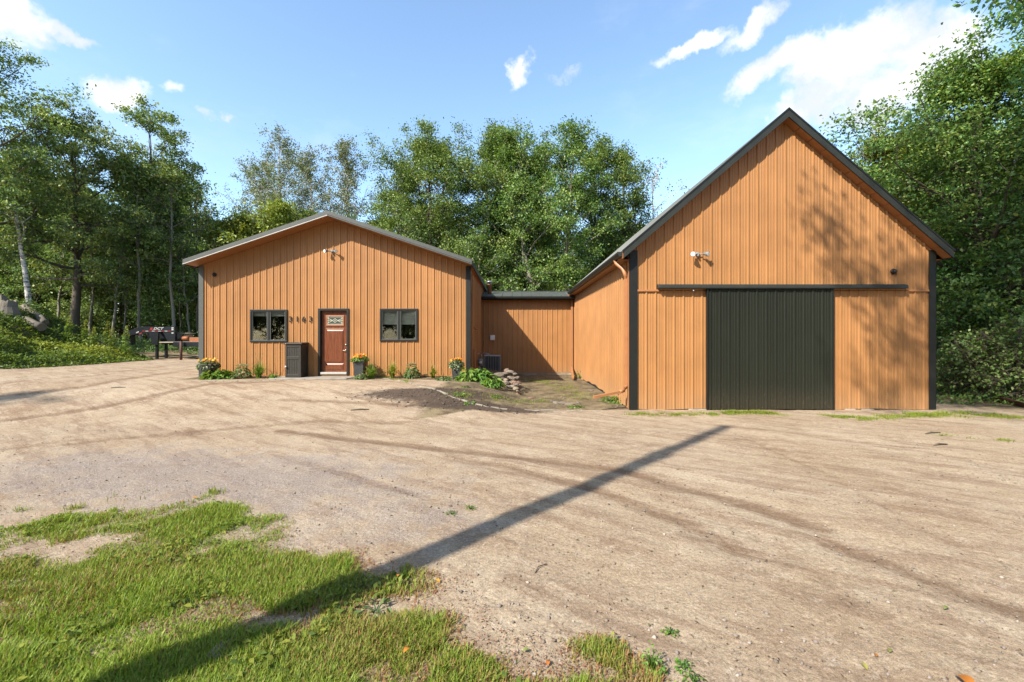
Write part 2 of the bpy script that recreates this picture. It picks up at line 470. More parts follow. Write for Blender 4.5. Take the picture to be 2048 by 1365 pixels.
# ---------------------------------------------------------------- the ground
def axis_steps(lo, hi, dense_lo, dense_hi, step, grow):
    a = list(np.arange(dense_lo, dense_hi, step))
    s = step; x = dense_lo
    left = []
    while x > lo: s *= grow; x -= s; left.append(x)
    s = step; x = a[-1]; right = []
    while x < hi: s *= grow; x += s; right.append(x)
    return np.array(left[::-1] + a + right)

GRASS_EDGE = [G(*p) for p in ((-60, 1075), (60, 1052), (150, 1042), (250, 1035), (330, 1010), (410, 992), (470, 1035), (560, 1068), (640, 1105), (720, 1160), (800, 1155), (870, 1180), (960, 1250), (1090, 1325), (1200, 1365))]
GRASS_POLY = GRASS_EDGE + [(0.75, 1.9), (1.2, 0.5), (1.6, -7), (-14, -7), (-13, 2.5), (-7.5, 3.9)]
def in_poly(x, y, poly):
    x = np.asarray(x, float); y = np.asarray(y, float); inside = np.zeros(x.shape, bool)
    n = len(poly)
    for i in range(n):
        (x1, y1), (x2, y2) = poly[i], poly[(i + 1) % n]
        c = ((y1 > y) != (y2 > y)) & (x < (x2 - x1) * (y - y1) / (y2 - y1 + 1e-12) + x1)
        inside ^= c
    return inside
def lawn(x, y):
    """how grassy a spot is, 0..1"""
    d = seg_dist(x, y, GRASS_POLY + GRASS_POLY[:1])
    d = np.where(in_poly(x, y, GRASS_POLY), d, -d)
    g = (1 - .5 * sstep(.16, .36, vnoise(x, y, .33, 14) + .5 * vnoise(x, y, .12, 15))) * sstep(-0.22, 0.20, d + 0.55 * vnoise(x, y, 0.55, 11) + 0.3 * vnoise(x, y, 0.2, 12))
    bx, by = G(130, 1100)
    bare = np.exp(-(((x - bx) / 0.6) ** 2 + ((y - by) / 0.3) ** 2)) * (.85 + 1.3 * vnoise(x, y, .25, 16))
    bx, by = G(780, 1215)
    bare = np.maximum(bare, 0.9 * np.exp(-(((x - bx) / 0.22) ** 2 + ((y - by) / 0.12) ** 2)))
    bx, by = G(560, 1240)
    bare = np.maximum(bare, 0.75 * np.exp(-(((x - bx) / 0.28) ** 2 + ((y - by) / 0.10) ** 2)))
    return g * (1 - np.clip(bare * 1.35, 0, 1))

TRACKS_AND_LINES = [([(560, 862), (760, 885), (1000, 912), (1240, 942), (1480, 1005), (1640, 1055)], 0.17, 0.95),
          ([(540, 905), (760, 972), (930, 1018)], 0.13, 0.6), ([(900, 912), (1150, 965), (1380, 1050), (1480, 1100)], 0.15, 0.85),
          ([(1420, 1075), (1600, 1130), (1760, 1170)], 0.10, 0.55), ([(1660, 1085), (1800, 1135), (1930, 1185), (2120, 1245)], 0.13, 1.0),
          ([(1480, 870), (1640, 940), (1800, 1035), (1960, 1110), (2100, 1150)], 0.07, 0.6), ([(1740, 1215), (1900, 1265), (2100, 1330)], 0.07, 0.5),  # first path: a thin darker line across the right of the yard
          ([(-60, 850), (200, 815), (420, 768), (560, 762)], 0.28, 0.8), ([(-60, 800), (180, 772), (390, 738)], 0.30, 0.8), ([(-60, 775), (200, 750), (390, 724)], 0.26, 0.7),
          ([(120, 890), (330, 868), (640, 842), (800, 846)], 0.20, 0.65), ([(-40, 905), (150, 880), (400, 868)], 0.22, 0.55), ([(560, 800), (700, 806), (850, 812)], 0.16, 0.7),
          ([(1200, 905), (1420, 878), (1560, 878)], 0.12, 0.5), ([(1650, 878), (1800, 893), (1990, 930)], 0.13, 0.5), ([(960, 880), (1100, 865), (1260, 870)], 0.15, 0.4),
          ([(1300, 990), (1560, 1090), (1700, 1200)], 0.12, 0.5), ([(300, 930), (520, 925), (700, 960)], 0.12, 0.35), ([(1500, 1320), (1350, 1260), (1200, 1140)], 0.10, 0.3)]
def ground_masks(x, y):
    gx, gy = G(520, 960)
    gravel = np.exp(-(((x - gx) / 2.6) ** 2 + ((y - gy) / 1.5) ** 2) * 0.9) + 0.7 * np.exp(-(((x + 6.3) / 1.8) ** 2 + ((y - 6.3) / 1.4) ** 2)) + 0.5 * np.exp(-(((x + 0.9) / 1.2) ** 2 + ((y - 4.2) / 0.8) ** 2))
    sx, sy = -2.2, 11.6
    soil = 1.25 * np.exp(-(((x - sx) / 1.7) ** 2 + ((y - sy) / 0.62) ** 2)) + 1.4 * np.exp(-(((x + 0.7) / 1.4) ** 2 + ((y - 10.62) / 0.34) ** 2)) + 0.4 * np.exp(-(((x + 0.2) / 0.7) ** 2 + ((y - 12.3) / 0.4) ** 2))
    bed = np.zeros_like(x)
    bed = np.maximum(bed, sstep(-2.6, -1.6, x) * sstep(3.4, 2.8, x) * sstep(10.7, 11.1, y + 0.9 * np.clip(-x - 0.3, 0, 9)) * sstep(26, 24, y))
    bed = np.maximum(bed, sstep(-11, -10.3, x) * sstep(-1.2, -1.8, x) * sstep(14.0, 14.2, y) * sstep(16, 15.5, y))
    bed = np.maximum(bed, sstep(-19.6, -21.5, x) * sstep(8, 15, y))
    bed = np.maximum(bed, sstep(28.0, 30.5, y))
    bed = np.maximum(bed, sstep(10.6, 12.6, x) * sstep(9.8, 11.5, y))
    bed = np.maximum(bed, .9 * lawn(x, y) * (y < 7))
    track = np.zeros_like(x)
    for pts, w, k in TRACKS_AND_LINES:
        q = [G(*p) for p in pts]
        d = seg_dist(x, y, q)
        track = np.maximum(track, k * np.exp(-(d / w) ** 2))
    return np.stack([np.clip(gravel, 0, 1), np.clip(soil, 0, 1), bed, track], -1)

xs = axis_steps(-420, 420, -9.0, 12.0, 0.11, 1.07)
ys = axis_steps(-60, 600, 1.0, 16.0, 0.10, 1.07)
gx, gy = np.meshgrid(xs, ys)
gzv = gz(gx, gy)
msk = ground_masks(gx.ravel(), gy.ravel())
tr = msk[:, 3].reshape(gx.shape)
gzv = gzv - 0.018 * tr * (np.hypot(gx, gy) < 40) + 0.03 * vnoise(gx, gy, 0.16, 21) * msk[:, 1].reshape(gx.shape)
gv = np.stack([gx.ravel(), gy.ravel(), gzv.ravel()], -1)
ny, nx = gx.shape
ii = np.arange(ny * nx).reshape(ny, nx)
gf = np.stack([ii[:-1, :-1].ravel(), ii[:-1, 1:].ravel(), ii[1:, 1:].ravel(), ii[1:, :-1].ravel()], -1)

def ground_mat():
    m = bpy.data.materials.new('dirt yard'); m.use_nodes = True
    nt = m.node_tree; b = nt.nodes['Principled BSDF']
    geo = newnode(nt, 'ShaderNodeNewGeometry').outputs['Position']
    at = newnode(nt, 'ShaderNodeAttribute', attribute_name='mask')
    sep = newnode(nt, 'ShaderNodeSeparateColor', inp={0: at.outputs['Color']})
    gr, so, be = sep.outputs; trk = at.outputs['Alpha']
    nl = noise(nt, geo, 0.55, 5.0, 0.6); nm = noise(nt, geo, 3.2, 6.0, 0.65); nf = noise(nt, geo, 38.0, 5.0, 0.7); nff = noise(nt, geo, 150.0, 4.0, 0.8)
    # streaks left by wheels and rain, along the way the drive runs
    ca, sa = math.cos(R(-35)), math.sin(R(-35))
    rot = newnode(nt, 'ShaderNodeCombineXYZ', inp={0: vmath(nt, 'DOT_PRODUCT', geo, (ca * .40, sa * .40, 0), 'Value'), 1: vmath(nt, 'DOT_PRODUCT', geo, (-sa * 2.3, ca * 2.3, 0), 'Value')})
    st = noise(nt, rot.outputs[0], 1.4, 6.0, 0.65, dist=0.4)
    c = mixc(nt, maprange(nt, nl, 0.35, 0.65), (0.296, 0.221, 0.145), (0.360, 0.287, 0.202))
    c = mixc(nt, fmath(nt, 'MULTIPLY', maprange(nt, st, 0.48, 0.66), 0.55), c, (0.180, 0.115, 0.073))
    c = mixc(nt, fmath(nt, 'MULTIPLY', maprange(nt, nm, 0.50, 0.70), 0.55), c, (0.215, 0.148, 0.100))
    # damp and trodden patches with ragged edges
    pat = noise(nt, rot.outputs[0], 1.1, 9.0, 0.78)
    pat2 = noise(nt, geo, 7.0, 9.0, 0.8)
    c = mixc(nt, fmath(nt, 'MULTIPLY', maprange(nt, pat, 0.51, 0.60), 0.50), c, (0.165, 0.100, 0.062))
    c = mixc(nt, fmath(nt, 'MULTIPLY', maprange(nt, pat2, 0.54, 0.66), 0.45), c, (0.175, 0.118, 0.078))
    c = mixc(nt, fmath(nt, 'MULTIPLY', maprange(nt, pat2, 0.46, 0.36), 0.45), c, (0.46, 0.38, 0.29))
    # lilac-grey crushed stone
    vo = newnode(nt, 'ShaderNodeTexVoronoi', inp={'Vector': geo, 'Scale': 120.0})
    vr = newnode(nt, 'ShaderNodeSeparateColor', inp={0: vo.outputs['Color']}).outputs[0]
    stone = mixc(nt, vr, (0.16, 0.135, 0.125), (0.40, 0.345, 0.32))
    gmask = maprange(nt, fmath(nt, 'ADD', gr, fmath(nt, 'MULTIPLY', fmath(nt, 'SUBTRACT', noise(nt, geo, 2.2, 9.0, 0.75), 0.5), 2.2)), 0.40, 1.0)
    c = mixc(nt, fmath(nt, 'MULTIPLY', gmask, 0.55), c, stone)
    # single grains and pebbles
    peb = fmath(nt, 'LESS_THAN', vo.outputs['Distance'], 0.20)
    pmask = fmath(nt, 'MULTIPLY', peb, fmath(nt, 'GREATER_THAN', vr, 0.86))
    c = mixc(nt, fmath(nt, 'MULTIPLY', pmask, 0.6), c, mixc(nt, vo.outputs['Color'], (0.13, 0.11, 0.10), (0.42, 0.37, 0.32)))
    tmask = maprange(nt, fmath(nt, 'ADD', trk, fmath(nt, 'MULTIPLY', fmath(nt, 'SUBTRACT', noise(nt, rot.outputs[0], 2.6, 10.0, 0.82), 0.5), 2.0)), 0.30, 0.85)
    c = mixc(nt, fmath(nt, 'MULTIPLY', tmask, 0.70), c, (0.125, 0.072, 0.042))
    bmask = maprange(nt, fmath(nt, 'ADD', be, fmath(nt, 'MULTIPLY', fmath(nt, 'SUBTRACT', nm, 0.5), 0.7)), 0.35, 0.8)
    bedc = mixc(nt, maprange(nt, noise(nt, geo, 2.0, 6.0, 0.7), 0.4, 0.62), (0.085, 0.062, 0.040), (0.215, 0.165, 0.095))
    bedc = mixc(nt, fmath(nt, 'MULTIPLY', maprange(nt, noise(nt, geo, 4.5, 5.0), 0.55, 0.7), 0.45), bedc, (0.10, 0.115, 0.035))
    c = mixc(nt, bmask, c, bedc)
    smask = maprange(nt, fmath(nt, 'ADD', so, fmath(nt, 'MULTIPLY', fmath(nt, 'SUBTRACT', noise(nt, geo, 5.0, 7.0, 0.75), 0.5), 1.4)), 0.22, 0.62)
    c = mixc(nt, fmath(nt, 'MULTIPLY', smask, 0.93), c, mixc(nt, nf, (0.032, 0.022, 0.017), (0.090, 0.064, 0.047)))
    f = fmath(nt, 'MULTIPLY', maprange(nt, nf, 0.36, 0.64, 0.76, 1.24), maprange(nt, nff, 0.36, 0.64, 0.66, 1.34))
    sc_ = nt.nodes.new('ShaderNodeVectorMath'); sc_.operation = 'SCALE'
    nt.links.new(c, sc_.inputs[0]); nt.links.new(f, sc_.inputs['Scale'])
    nt.links.new(sc_.outputs[0], b.inputs['Base Color'])
    b.inputs['Roughness'].default_value = 0.95; b.inputs['Specular IOR Level'].default_value = 0.12
    h = fmath(nt, 'ADD', fmath(nt, 'MULTIPLY', nm, 1.0), fmath(nt, 'ADD', fmath(nt, 'MULTIPLY', nf, 0.35), fmath(nt, 'MULTIPLY', nff, 0.16)))
    h = fmath(nt, 'ADD', h, fmath(nt, 'MULTIPLY', st, 0.5))
    h = fmath(nt, 'ADD', h, fmath(nt, 'MULTIPLY', gmask, fmath(nt, 'MULTIPLY', fmath(nt, 'SUBTRACT', 0.5, vo.outputs['Distance']), 0.35)))
    bp = newnode(nt, 'ShaderNodeBump', inp={'Strength': 0.8, 'Distance': 0.04, 'Height': h})
    nt.links.new(bp.outputs[0], b.inputs['Normal'])
    return m
ground = fast_mesh('ground', gv, gf, ground_mat(), smooth=True, vcol=msk)
tag(ground, 'tan dirt and gravel yard with brown wheel tracks', kind='structure')

# ---------------------------------------------------------------- ribbed steel walls
PITCH = 0.2286
PROFILE = [(0.0, 0.0), (0.016, 0.025), (0.038, 0.025), (0.052, 0.0), (0.097, 0.0), (0.104, 0.006), (0.116, 0.006), (0.122, 0.0),
           (0.158, 0.0), (0.165, 0.006), (0.177, 0.006), (0.183, 0.0)]
def rib(u):
    w = u % PITCH
    pr = PROFILE + [(PITCH, 0.0)]
    for (a, h0), (b, h1) in zip(pr[:-1], pr[1:]):
        if a - 1e-9 <= w <= b + 1e-9: return h0 + (h1 - h0) * (w - a) / (b - a)
    return 0.0
def ribbed(parent, name, origin, ud, nd, u0, u1, zb, zt, mat, openings=(), width=4 * PITCH, extra=(), off=0.0, phase=0.0):
    """panels of ribbed sheet: origin + u*ud, ribs proud along nd; zb, zt functions of u; each sheet an object of its own"""
    origin = Vector(origin); ud = Vector(ud); nd = Vector(nd)
    cuts = set([u0, u1]); k = math.floor((u0 - phase) / PITCH) - 1
    while k * PITCH + phase < u1:
        for (w, h) in PROFILE:
            u = k * PITCH + w + phase
            if u0 < u < u1: cuts.add(round(u, 5))
        k += 1
    for (a, b, c, d) in openings: cuts |= {a, b}
    cuts |= {e for e in extra if u0 < e < u1}
    edges = [u0]; e = u0 + width
    while e < u1 - 0.05: edges.append(e); cuts.add(round(e, 5)); e += width
    edges.append(u1)
    cuts = sorted(cuts); objs = []
    for a, b in zip(edges[:-1], edges[1:]):
        mb = MB()
        for p, q in zip(cuts[:-1], cuts[1:]):
            mid = (p + q) / 2
            if not (a - 1e-6 < mid < b + 1e-6) or q - p < 1e-5: continue
            spans = [(zb, zt)]
            for (oa, ob, oc, od) in openings:
                if oa < mid < ob: spans = [(zb, lambda u, oc=oc: oc), (lambda u, od=od: od, zt)]
            for lo, hi in spans:
                hp, hq = rib(p - phase) + off, rib(q - phase) + off
                A = origin + ud * p + nd * hp; B = origin + ud * q + nd * hq
                mb.add([A + Vector((0, 0, lo(p))), B + Vector((0, 0, lo(q))), B + Vector((0, 0, hi(q))), A + Vector((0, 0, hi(p)))], [(0, 1, 2, 3)])
        if mb.f: objs.append(mb.build(name, mat, parent))
    return objs

def roof_slab(mb, ridge_a, ridge_b, eave_a, eave_b, th):
    a, b, c, d = [Vector(v) for v in (ridge_a, ridge_b, eave_b, eave_a)]
    n = Vector((0, 0, -th))
    mb.add([a, b, c, d, a + n, b + n, c + n, d + n], [(0, 1, 2, 3), (7, 6, 5, 4), (0, 4, 5, 1), (1, 5, 6, 2), (2, 6, 7, 3), (3, 7, 4, 0)])

def ribbed_roof(parent, name, x_ridge, x_eave, z_ridge, z_eave, y0, y1, mat, width=4 * PITCH):
    """ribbed sheets on a slope that falls along x; ribs run down the slope"""
    dx = x_eave - x_ridge; dz = z_eave - z_ridge
    L = math.hypot(dx, dz); n = Vector((-dz, 0, dx)).normalized()
    if n.z < 0: n = -n
    y = y0
    while y < y1 - 0.02:
        e = min(y + width, y1); cuts = [y]; k = math.floor(y / PITCH) - 1
        while k * PITCH < e:
            for (w, h) in PROFILE[:4]:
                u = k * PITCH + w
                if y < u < e: cuts.append(u)
            k += 1
        cuts = sorted(cuts + [e]); mb = MB()
        rr = lambda u: (rib(u) if (u % PITCH) < 0.061 else 0.0)
        for p, q in zip(cuts[:-1], cuts[1:]):
            A = Vector((x_ridge, p, z_ridge)) + n * rr(p); B = Vector((x_ridge, q, z_ridge)) + n * rr(q)
            d = Vector((dx, 0, dz))
            mb.add([A, B, B + d, A + d], [(0, 1, 2, 3)])
        mb.build(name, mat, parent); y = e

# ---------------------------------------------------------------- the house with the entrance door
D2 = 15.017
HX0, HX1, HXC = -10.640, -1.445, -6.06
HF = 14.43                                    # plane of the rake trim
HRZ, HSL, HHALF = 5.94, 0.338, 4.74
HB = 24.5
house = thing('house', 'low copper ribbed steel house with shallow gable roof, two windows and wooden door', 'house', (HXC, D2, HOUSE_Z))
roofz = lambda x: HRZ - HSL * abs(x - HXC)
ORI = (0, D2, 0)
WIN = [(-8.905, -7.68, 1.63, 2.705), (-4.485, -3.225, 1.66, 2.735)]
DOOR = (-6.606, -5.556, 0.50, 2.76)
ops = [(a, b, c, d) for a, b, c, d in WIN] + [(DOOR[0], DOOR[1], 0.4, DOOR[3])]
ribbed(house, 'wall_panel', ORI, (1, 0, 0), (0, -1, 0), HX0, HX1, lambda u: 0.455, lambda u: roofz(u) - 0.17, M['siding'], ops, extra=(HXC,), phase=0.05)
ribbed(house, 'side_panel', (HX1, 0, 0), (0, 1, 0), (1, 0, 0), D2, HB, lambda u: 0.15, lambda u: roofz(HX1) - 0.16, M['siding'])
ribbed(house, 'side_panel', (HX0, 0, 0), (0, 1, 0), (-1, 0, 0), D2, HB, lambda u: 0.35, lambda u: roofz(HX0) - 0.16, M['siding'])
MB().prism([(HX0 + .01, HB, .3), (HX1 - .01, HB, .3), (HX1 - .01, HB, roofz(HX1) - .2), (HXC, HB, HRZ - .2), (HX0 + .01, HB, roofz(HX0) - .2)], (0, -.05, 0)).build('back_wall', M['siding'], house)
MB().box(HX0 - .01, HX1 + .02, D2 - 0.008, D2 + 0.1, 0.1, 0.452).build('foundation', M['concrete'], house)
MB().box(HX0 - .015, HX1 + .02, D2 - 0.026, D2 - 0.012, 0.452, 0.475).build('base_trim', M['siding'], house)
# near-black sheet, the dark of the room behind the glass put into its colour
MB().box(HX0 + .1, HX1 - .1, D2 + 1.6, D2 + 1.65, .45, 4.0).build('dark_room_sheet', M['dark'], house)
for x, s in ((HX0, -1), (HX1, 1)):
    MB().box(x - s * 0.125, x + s * 0.025, D2 - 0.032, D2 - 0.022, 0.45, roofz(x) - 0.17).box(x + s * 0.024, x + s * 0.036, D2 - 0.032, D2 + 0.125, 0.2, roofz(x) - 0.17).build('corner_trim', M['trim_grey' if s < 0 else 'trim_black'], house)
for s in (-1, 1):
    xe = HXC + s * HHALF; ze = HRZ - HSL * HHALF
    rf = MB(); roof_slab(rf, (HXC, HF + .03, HRZ - .05), (HXC, HB + .3, HRZ - .05), (xe, HF + .03, ze - .05), (xe, HB + .3, ze - .05), 0.05)
    rf.build('roof_slope', M['roof'], house)
    ribbed_roof(house, 'roof_panel', HXC, xe, HRZ - .046, ze - .046, HF + .03, HB + .3, M['roof'])
    # rake: upper cap, drip edge, and the copper soffit behind
    y0 = HF
    MB().prism([(HXC, y0, HRZ), (xe, y0, ze), (xe, y0, ze - .125), (HXC, y0, HRZ - .125)], (0, 0.028, 0)).build('rake_trim', M['trim_grey'], house)
    MB().prism([(HXC, y0 - .008, HRZ - .137), (xe, y0 - .008, ze - .137), (xe, y0 - .008, ze - .167), (HXC, y0 - .008, HRZ - .167)], (0, 0.03, 0)).build('drip_edge', M['trim_light' if s < 0 else 'trim_grey'], house)
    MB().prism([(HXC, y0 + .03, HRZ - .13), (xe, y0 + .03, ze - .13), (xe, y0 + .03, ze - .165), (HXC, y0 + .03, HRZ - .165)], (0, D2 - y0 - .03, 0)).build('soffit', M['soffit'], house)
    MB().box(xe - s * .02, xe + s * .015, HF + .001, HB + .3, ze - .19, ze - .01).build('eave_fascia', M['trim_black'], house)
    if s > 0:
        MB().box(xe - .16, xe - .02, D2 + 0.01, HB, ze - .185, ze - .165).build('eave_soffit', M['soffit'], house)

def glass_mat(name, tint):
    m = bpy.data.materials.new(name); m.use_nodes = True
    b = m.node_tree.nodes['Principled BSDF']
    b.inputs['Base Color'].default_value = (*tint, 1)
    b.inputs['Roughness'].default_value = 0.02
    b.inputs['Transmission Weight'].default_value = 1.0
    b.inputs['IOR'].default_value = 1.5
    return m
M['glass'] = glass_mat('window glass', (0.75, 0.80, 0.78))
M['blind'] = material('grey roller blind', (0.20, 0.20, 0.18), 0.8, var=0.1)
M['lite'] = material('bevelled grey glass', (0.05, 0.06, 0.055), 0.12, var=0.4, scale=40, spec=0.8)
M['came'] = material('pale caming', (0.52, 0.49, 0.38), 0.35, var=0.1)
for i, (a, b, c, d) in enumerate(WIN):
    w = MB(); y0 = D2 - 0.045; y1 = D2 + 0.02; t = 0.062
    w.box(a - .02, b + .02, y0, y1, d - t + .02, d + .02).box(a - .02, b + .02, y0, y1, c - .02, c + t - .02)
    w.box(a - .02, a + t - .02, y0 + .001, y1, c + t - .02, d - t + .02).box(b - t + .02, b + .02, y0 + .001, y1, c + t - .02, d - t + .02)
    win = w.build('window', M['trim_black'], house, bevel=0.006)
    win['label'] = ['black framed sliding window beside the house numbers', 'black framed sliding window between the planters'][i]
    m = (a + b) / 2
    MB().box(m - .04, m + .04, y0 + .012, y1 - .005, c + t - .02, d - t + .02).build('mullion', M['trim_black'], win, bevel=0.004)
    for (p, q) in ((a + t - .02, m - .04), (m + .04, b - t + .02)):
        MB().box(p, q, D2 - .012, D2 - .006, c + t - .02, d - t + .02).build('pane', M['glass'], win)
        sf = MB(); z0, z1 = c + t - .02, d - t + .02; s = .028
        sf.box(p, q, D2 - .022, D2 - .001, z0, z0 + s).box(p, q, D2 - .022, D2 - .001, z1 - s, z1).box(p, p + s, D2 - .021, D2 - .001, z0 + s, z1 - s).box(q - s, q, D2 - .021, D2 - .001, z0 + s, z1 - s)
        sf.build('sash', M['trim_light'] if False else M['trim_grey'], win)
        MB().box(p, q, D2 + .05, D2 + .06, z1 - (.17 if i == 0 else .48), z1).build('blind', M['blind'], win)

# the wooden entrance door
def wood_mat():
    m = bpy.data.materials.new('stained wood'); m.use_nodes = True
    nt = m.node_tree; b = nt.nodes['Principled BSDF']
    geo = newnode(nt, 'ShaderNodeNewGeometry').outputs['Position']
    g1 = noise(nt, vmath(nt, 'MULTIPLY', geo, (30, 30, 2.2)), 1.0, 6.0, 0.7, dist=0.6)
    g2 = noise(nt, vmath(nt, 'MULTIPLY', geo, (120, 120, 6)), 1.0, 3.0)
    c = mixc(nt, maprange(nt, g1, 0.35, 0.65), (0.080, 0.018, 0.006), (0.195, 0.055, 0.017))
    c = mixc(nt, fmath(nt, 'MULTIPLY', g2, 0.3), c, (0.07, 0.02, 0.008))
    nt.links.new(c, b.inputs['Base Color']); b.inputs['Roughness'].default_value = 0.38
    bp = newnode(nt, 'ShaderNodeBump', inp={'Strength': 0.15, 'Distance': 0.005, 'Height': g1}); nt.links.new(bp.outputs[0], b.inputs['Normal'])
    return m
M['wood'] = wood_mat()
a, b, c, d = DOOR
fr = MB(); y0 = D2 - .04
fr.box(a, b, y0, D2 + .12, d - .075, d).box(a, a + .075, y0 + .001, D2 + .12, .47, d - .075).box(b - .075, b, y0 + .001, D2 + .12, .47, d - .075)
frame = fr.build('door_frame', M['trim_black'], house, bevel=0.005)
MB().box(a + .075, b - .075, D2 - .05, D2 + .115, .515, .59).build('threshold', M['trim_light'], frame, bevel=0.006)
da, db, dz0, dz1 = a + .077, b - .077, .592, d - .077
dy = D2 + .075
door = MB().box(da, db, dy, dy + .045, dz0, dz1).build('door', M['wood'], house)
door['label'] = 'red brown stained wooden entrance door with small leaded glass light'
dw = (db - da)
la, lb, lz0, lz1 = da + .165, db - .125, 2.17, 2.53
lt = MB(); t = .036
lt.box(la, lb, dy - .022, dy + .001, lz1 - t, lz1).box(la, lb, dy - .022, dy + .001, lz0, lz0 + t).box(la, la + t, dy - .021, dy + .001, lz0 + t, lz1 - t).box(lb - t, lb, dy - .021, dy + .001, lz0 + t, lz1 - t)
M['wood_light'] = material('pale moulding', (0.30, 0.12, 0.05), 0.35, var=0.1)
lt.build('light_frame', M['wood_light'], door, bevel=0.006)
MB().box(la + t, lb - t, dy - .008, dy - .002, lz0 + t, lz1 - t).build('glass_light', M['lite'], door)
cm = MB(); yy = dy - .013; ca, cb, cz0, cz1 = la + t, lb - t, lz0 + t, lz1 - t; cxm, czm = (ca + cb) / 2, (cz0 + cz1) / 2; th = .012
for z in (cz0 + .02, cz1 - .02, ): cm.beam((ca, yy, z), (cb, yy, z), th, th)
for x in (ca + .03, cb - .03): cm.beam((x, yy, cz0), (x, yy, cz1), th, th, (0, 1, 0))
cm.beam((ca, yy, czm), (cxm - .085, yy, czm), th, th).beam((cxm + .085, yy, czm), (cb, yy, czm), th, th)
for s1 in (-1, 1):
    for s2 in (-1, 1):
        cm.beam((cxm + s1 * .085, yy, czm), (cxm, yy, czm + s2 * .07), th, th).beam((cxm + s1 * .03, yy - .003, czm), (cxm, yy - .003, czm + s2 * .025), .022, .008)
        cm.beam((cxm + s1 * .085, yy, czm), (ca if s1 < 0 else cb, yy, czm + s2 * .09), th * .7, th)
cm.build('leading', M['came'], door)
def raised(z0, z1, nm):
    pm = MB()
    x0, x1 = la + .01, lb - .01
    o = [(x0, z0), (x1, z0), (x1, z1), (x0, z1)]; i = [(x0 + .045, z0 + .045), (x1 - .045, z0 + .045), (x1 - .045, z1 - .045), (x0 + .045, z1 - .045)]
    vs = [(x, dy - .002, z) for x, z in o] + [(x, dy - .022, z) for x, z in i]
    pm.add(vs, [(4, 5, 6, 7)] + [(k, (k + 1) % 4, 4 + (k + 1) % 4, 4 + k) for k in range(4)])
    pm.build(nm, M['wood'], door)
raised(.90, 2.04, 'raised_panel')
raised(.65, .885, 'raised_panel')
MB().box(la - .01, lb + .01, dy - .016, dy + .001, 2.06, 2.085).build('shelf_moulding', M['wood_light'], door, bevel=.004)
for z, h in ((1.33, .06), (1.52, .03)):
    MB().lathe((db - .065, dy - .012, z), [(.03, -.0), (.03, .012)], 14, 'y').build('rose', M['brass'], door)
hd = MB(); hd.tube([(db - .065, dy - .01, 1.33), (db - .065, dy - .05, 1.33), (db - .075, dy - .06, 1.33), (db - .17, dy - .06, 1.325)], [.011, .011, .011, .008], 8)
hd.build('lever', M['brass'], door)
# house numbers 3163
def text_mesh(body, size, depth, shear=0.0):
    cu = bpy.data.curves.new('txt', 'FONT'); cu.body = body; cu.size = size; cu.extrude = depth; cu.offset = size * 0.028; cu.shear = shear
    cu.align_x = 'CENTER'; cu.align_y = 'CENTER'; cu.resolution_u = 3
    o = bpy.data.objects.new('txt', cu); COL.objects.link(o)
    dg = bpy.context.evaluated_depsgraph_get()
    me = bpy.data.meshes.new_from_object(o.evaluated_get(dg))
    bpy.data.objects.remove(o)
    return me
for ch, px in (('3', 582.5), ('1', 596.0), ('6', 608.5), ('3', 622.5)):
    me = text_mesh(ch, 0.25, 0.008); me.materials.clear(); me.materials.append(M['digit'])
    o = bpy.data.objects.new('house_number', me); COL.objects.link(o); o.parent = house
    o.location = Vector(((px - 1024) * D2 / F, D2 - 0.042, CZ - (639.5 - HY) * D2 / F)) - ORIG_OF(house)
    o.rotation_euler = (R(90), 0, 0)

# ---------------------------------------------------------------- the barn with the sliding door
D1 = 10.864
BX0, BX1, BXC = 2.926, 10.405, 6.667
BF = 10.59
BRZ, BSL, BHALF = 7.33, 0.856, 3.98
BB = 24.0
barn = thing('barn', 'tall copper ribbed steel barn with steep gable and black sliding door', 'barn', (BXC, D1, 0.0))
broof = lambda x: BRZ - BSL * abs(x - BXC)
SEAM = 2.955
ribbed(barn, 'gable_panel', (0, D1, 0), (1, 0, 0), (0, -1, 0), BX0, BX1, lambda u: SEAM, lambda u: broof(u) - 0.215, M['siding'], extra=(BXC,), phase=0.09)
ribbed(barn, 'wall_panel', (0, D1, 0), (1, 0, 0), (0, -1, 0), BX0, BX1, lambda u: 0.02 + 0.012 * math.sin(u * 3), lambda u: SEAM - .01, M['siding'], off=-0.006, phase=0.09)
ribbed(barn, 'side_panel', (BX0, 0, 0), (0, 1, 0), (-1, 0, 0), D1, BB, lambda u: 0.05 + 0.05 * math.sin(u * 0.9) + 0.02 * math.sin(u * 5), lambda u: broof(BX0) - .2, M['siding'])
ribbed(barn, 'side_panel', (BX1, 0, 0), (0, 1, 0), (1, 0, 0), D1, BB, lambda u: 0.05, lambda u: broof(BX1) - .2, M['siding'])
MB().prism([(BX0 + .01, BB, 0), (BX1 - .01, BB, 0), (BX1 - .01, BB, broof(BX1) - .3), (BXC, BB, BRZ - .3), (BX0 + .01, BB, broof(BX0) - .3)], (0, -.05, 0)).build('back_wall', M['siding'], barn)
MB().box(BX0 + .02, BX1 - .02, D1 + .01, D1 + .25, -.15, .06).box(BX0 + .02, BX0 + .2, D1 + .25, BB, -.15, .10).build('dark_gap_strip', M['dark'], barn)  # foundation strip coloured near-black for the dark gap under the walls
for px, w in ((1397, .5), (1700, .25), (1735, .3), (1640, .2)):
    x = (px - 1024) * D1 / F
    MB().box(x - w / 2, x + w / 2, D1 - .045, D1 + .2, -.1, .025).build('footing_stone', M['concrete'], barn, bevel=.02)
for a, b_ in ((BX0 + .165, 3.62), (9.77, BX1 - .14)):
    MB().box(a, b_, D1 - .042, D1 - .012, SEAM - .035, SEAM + .012).build('seam_strip', M['copper'], barn, bevel=.004)
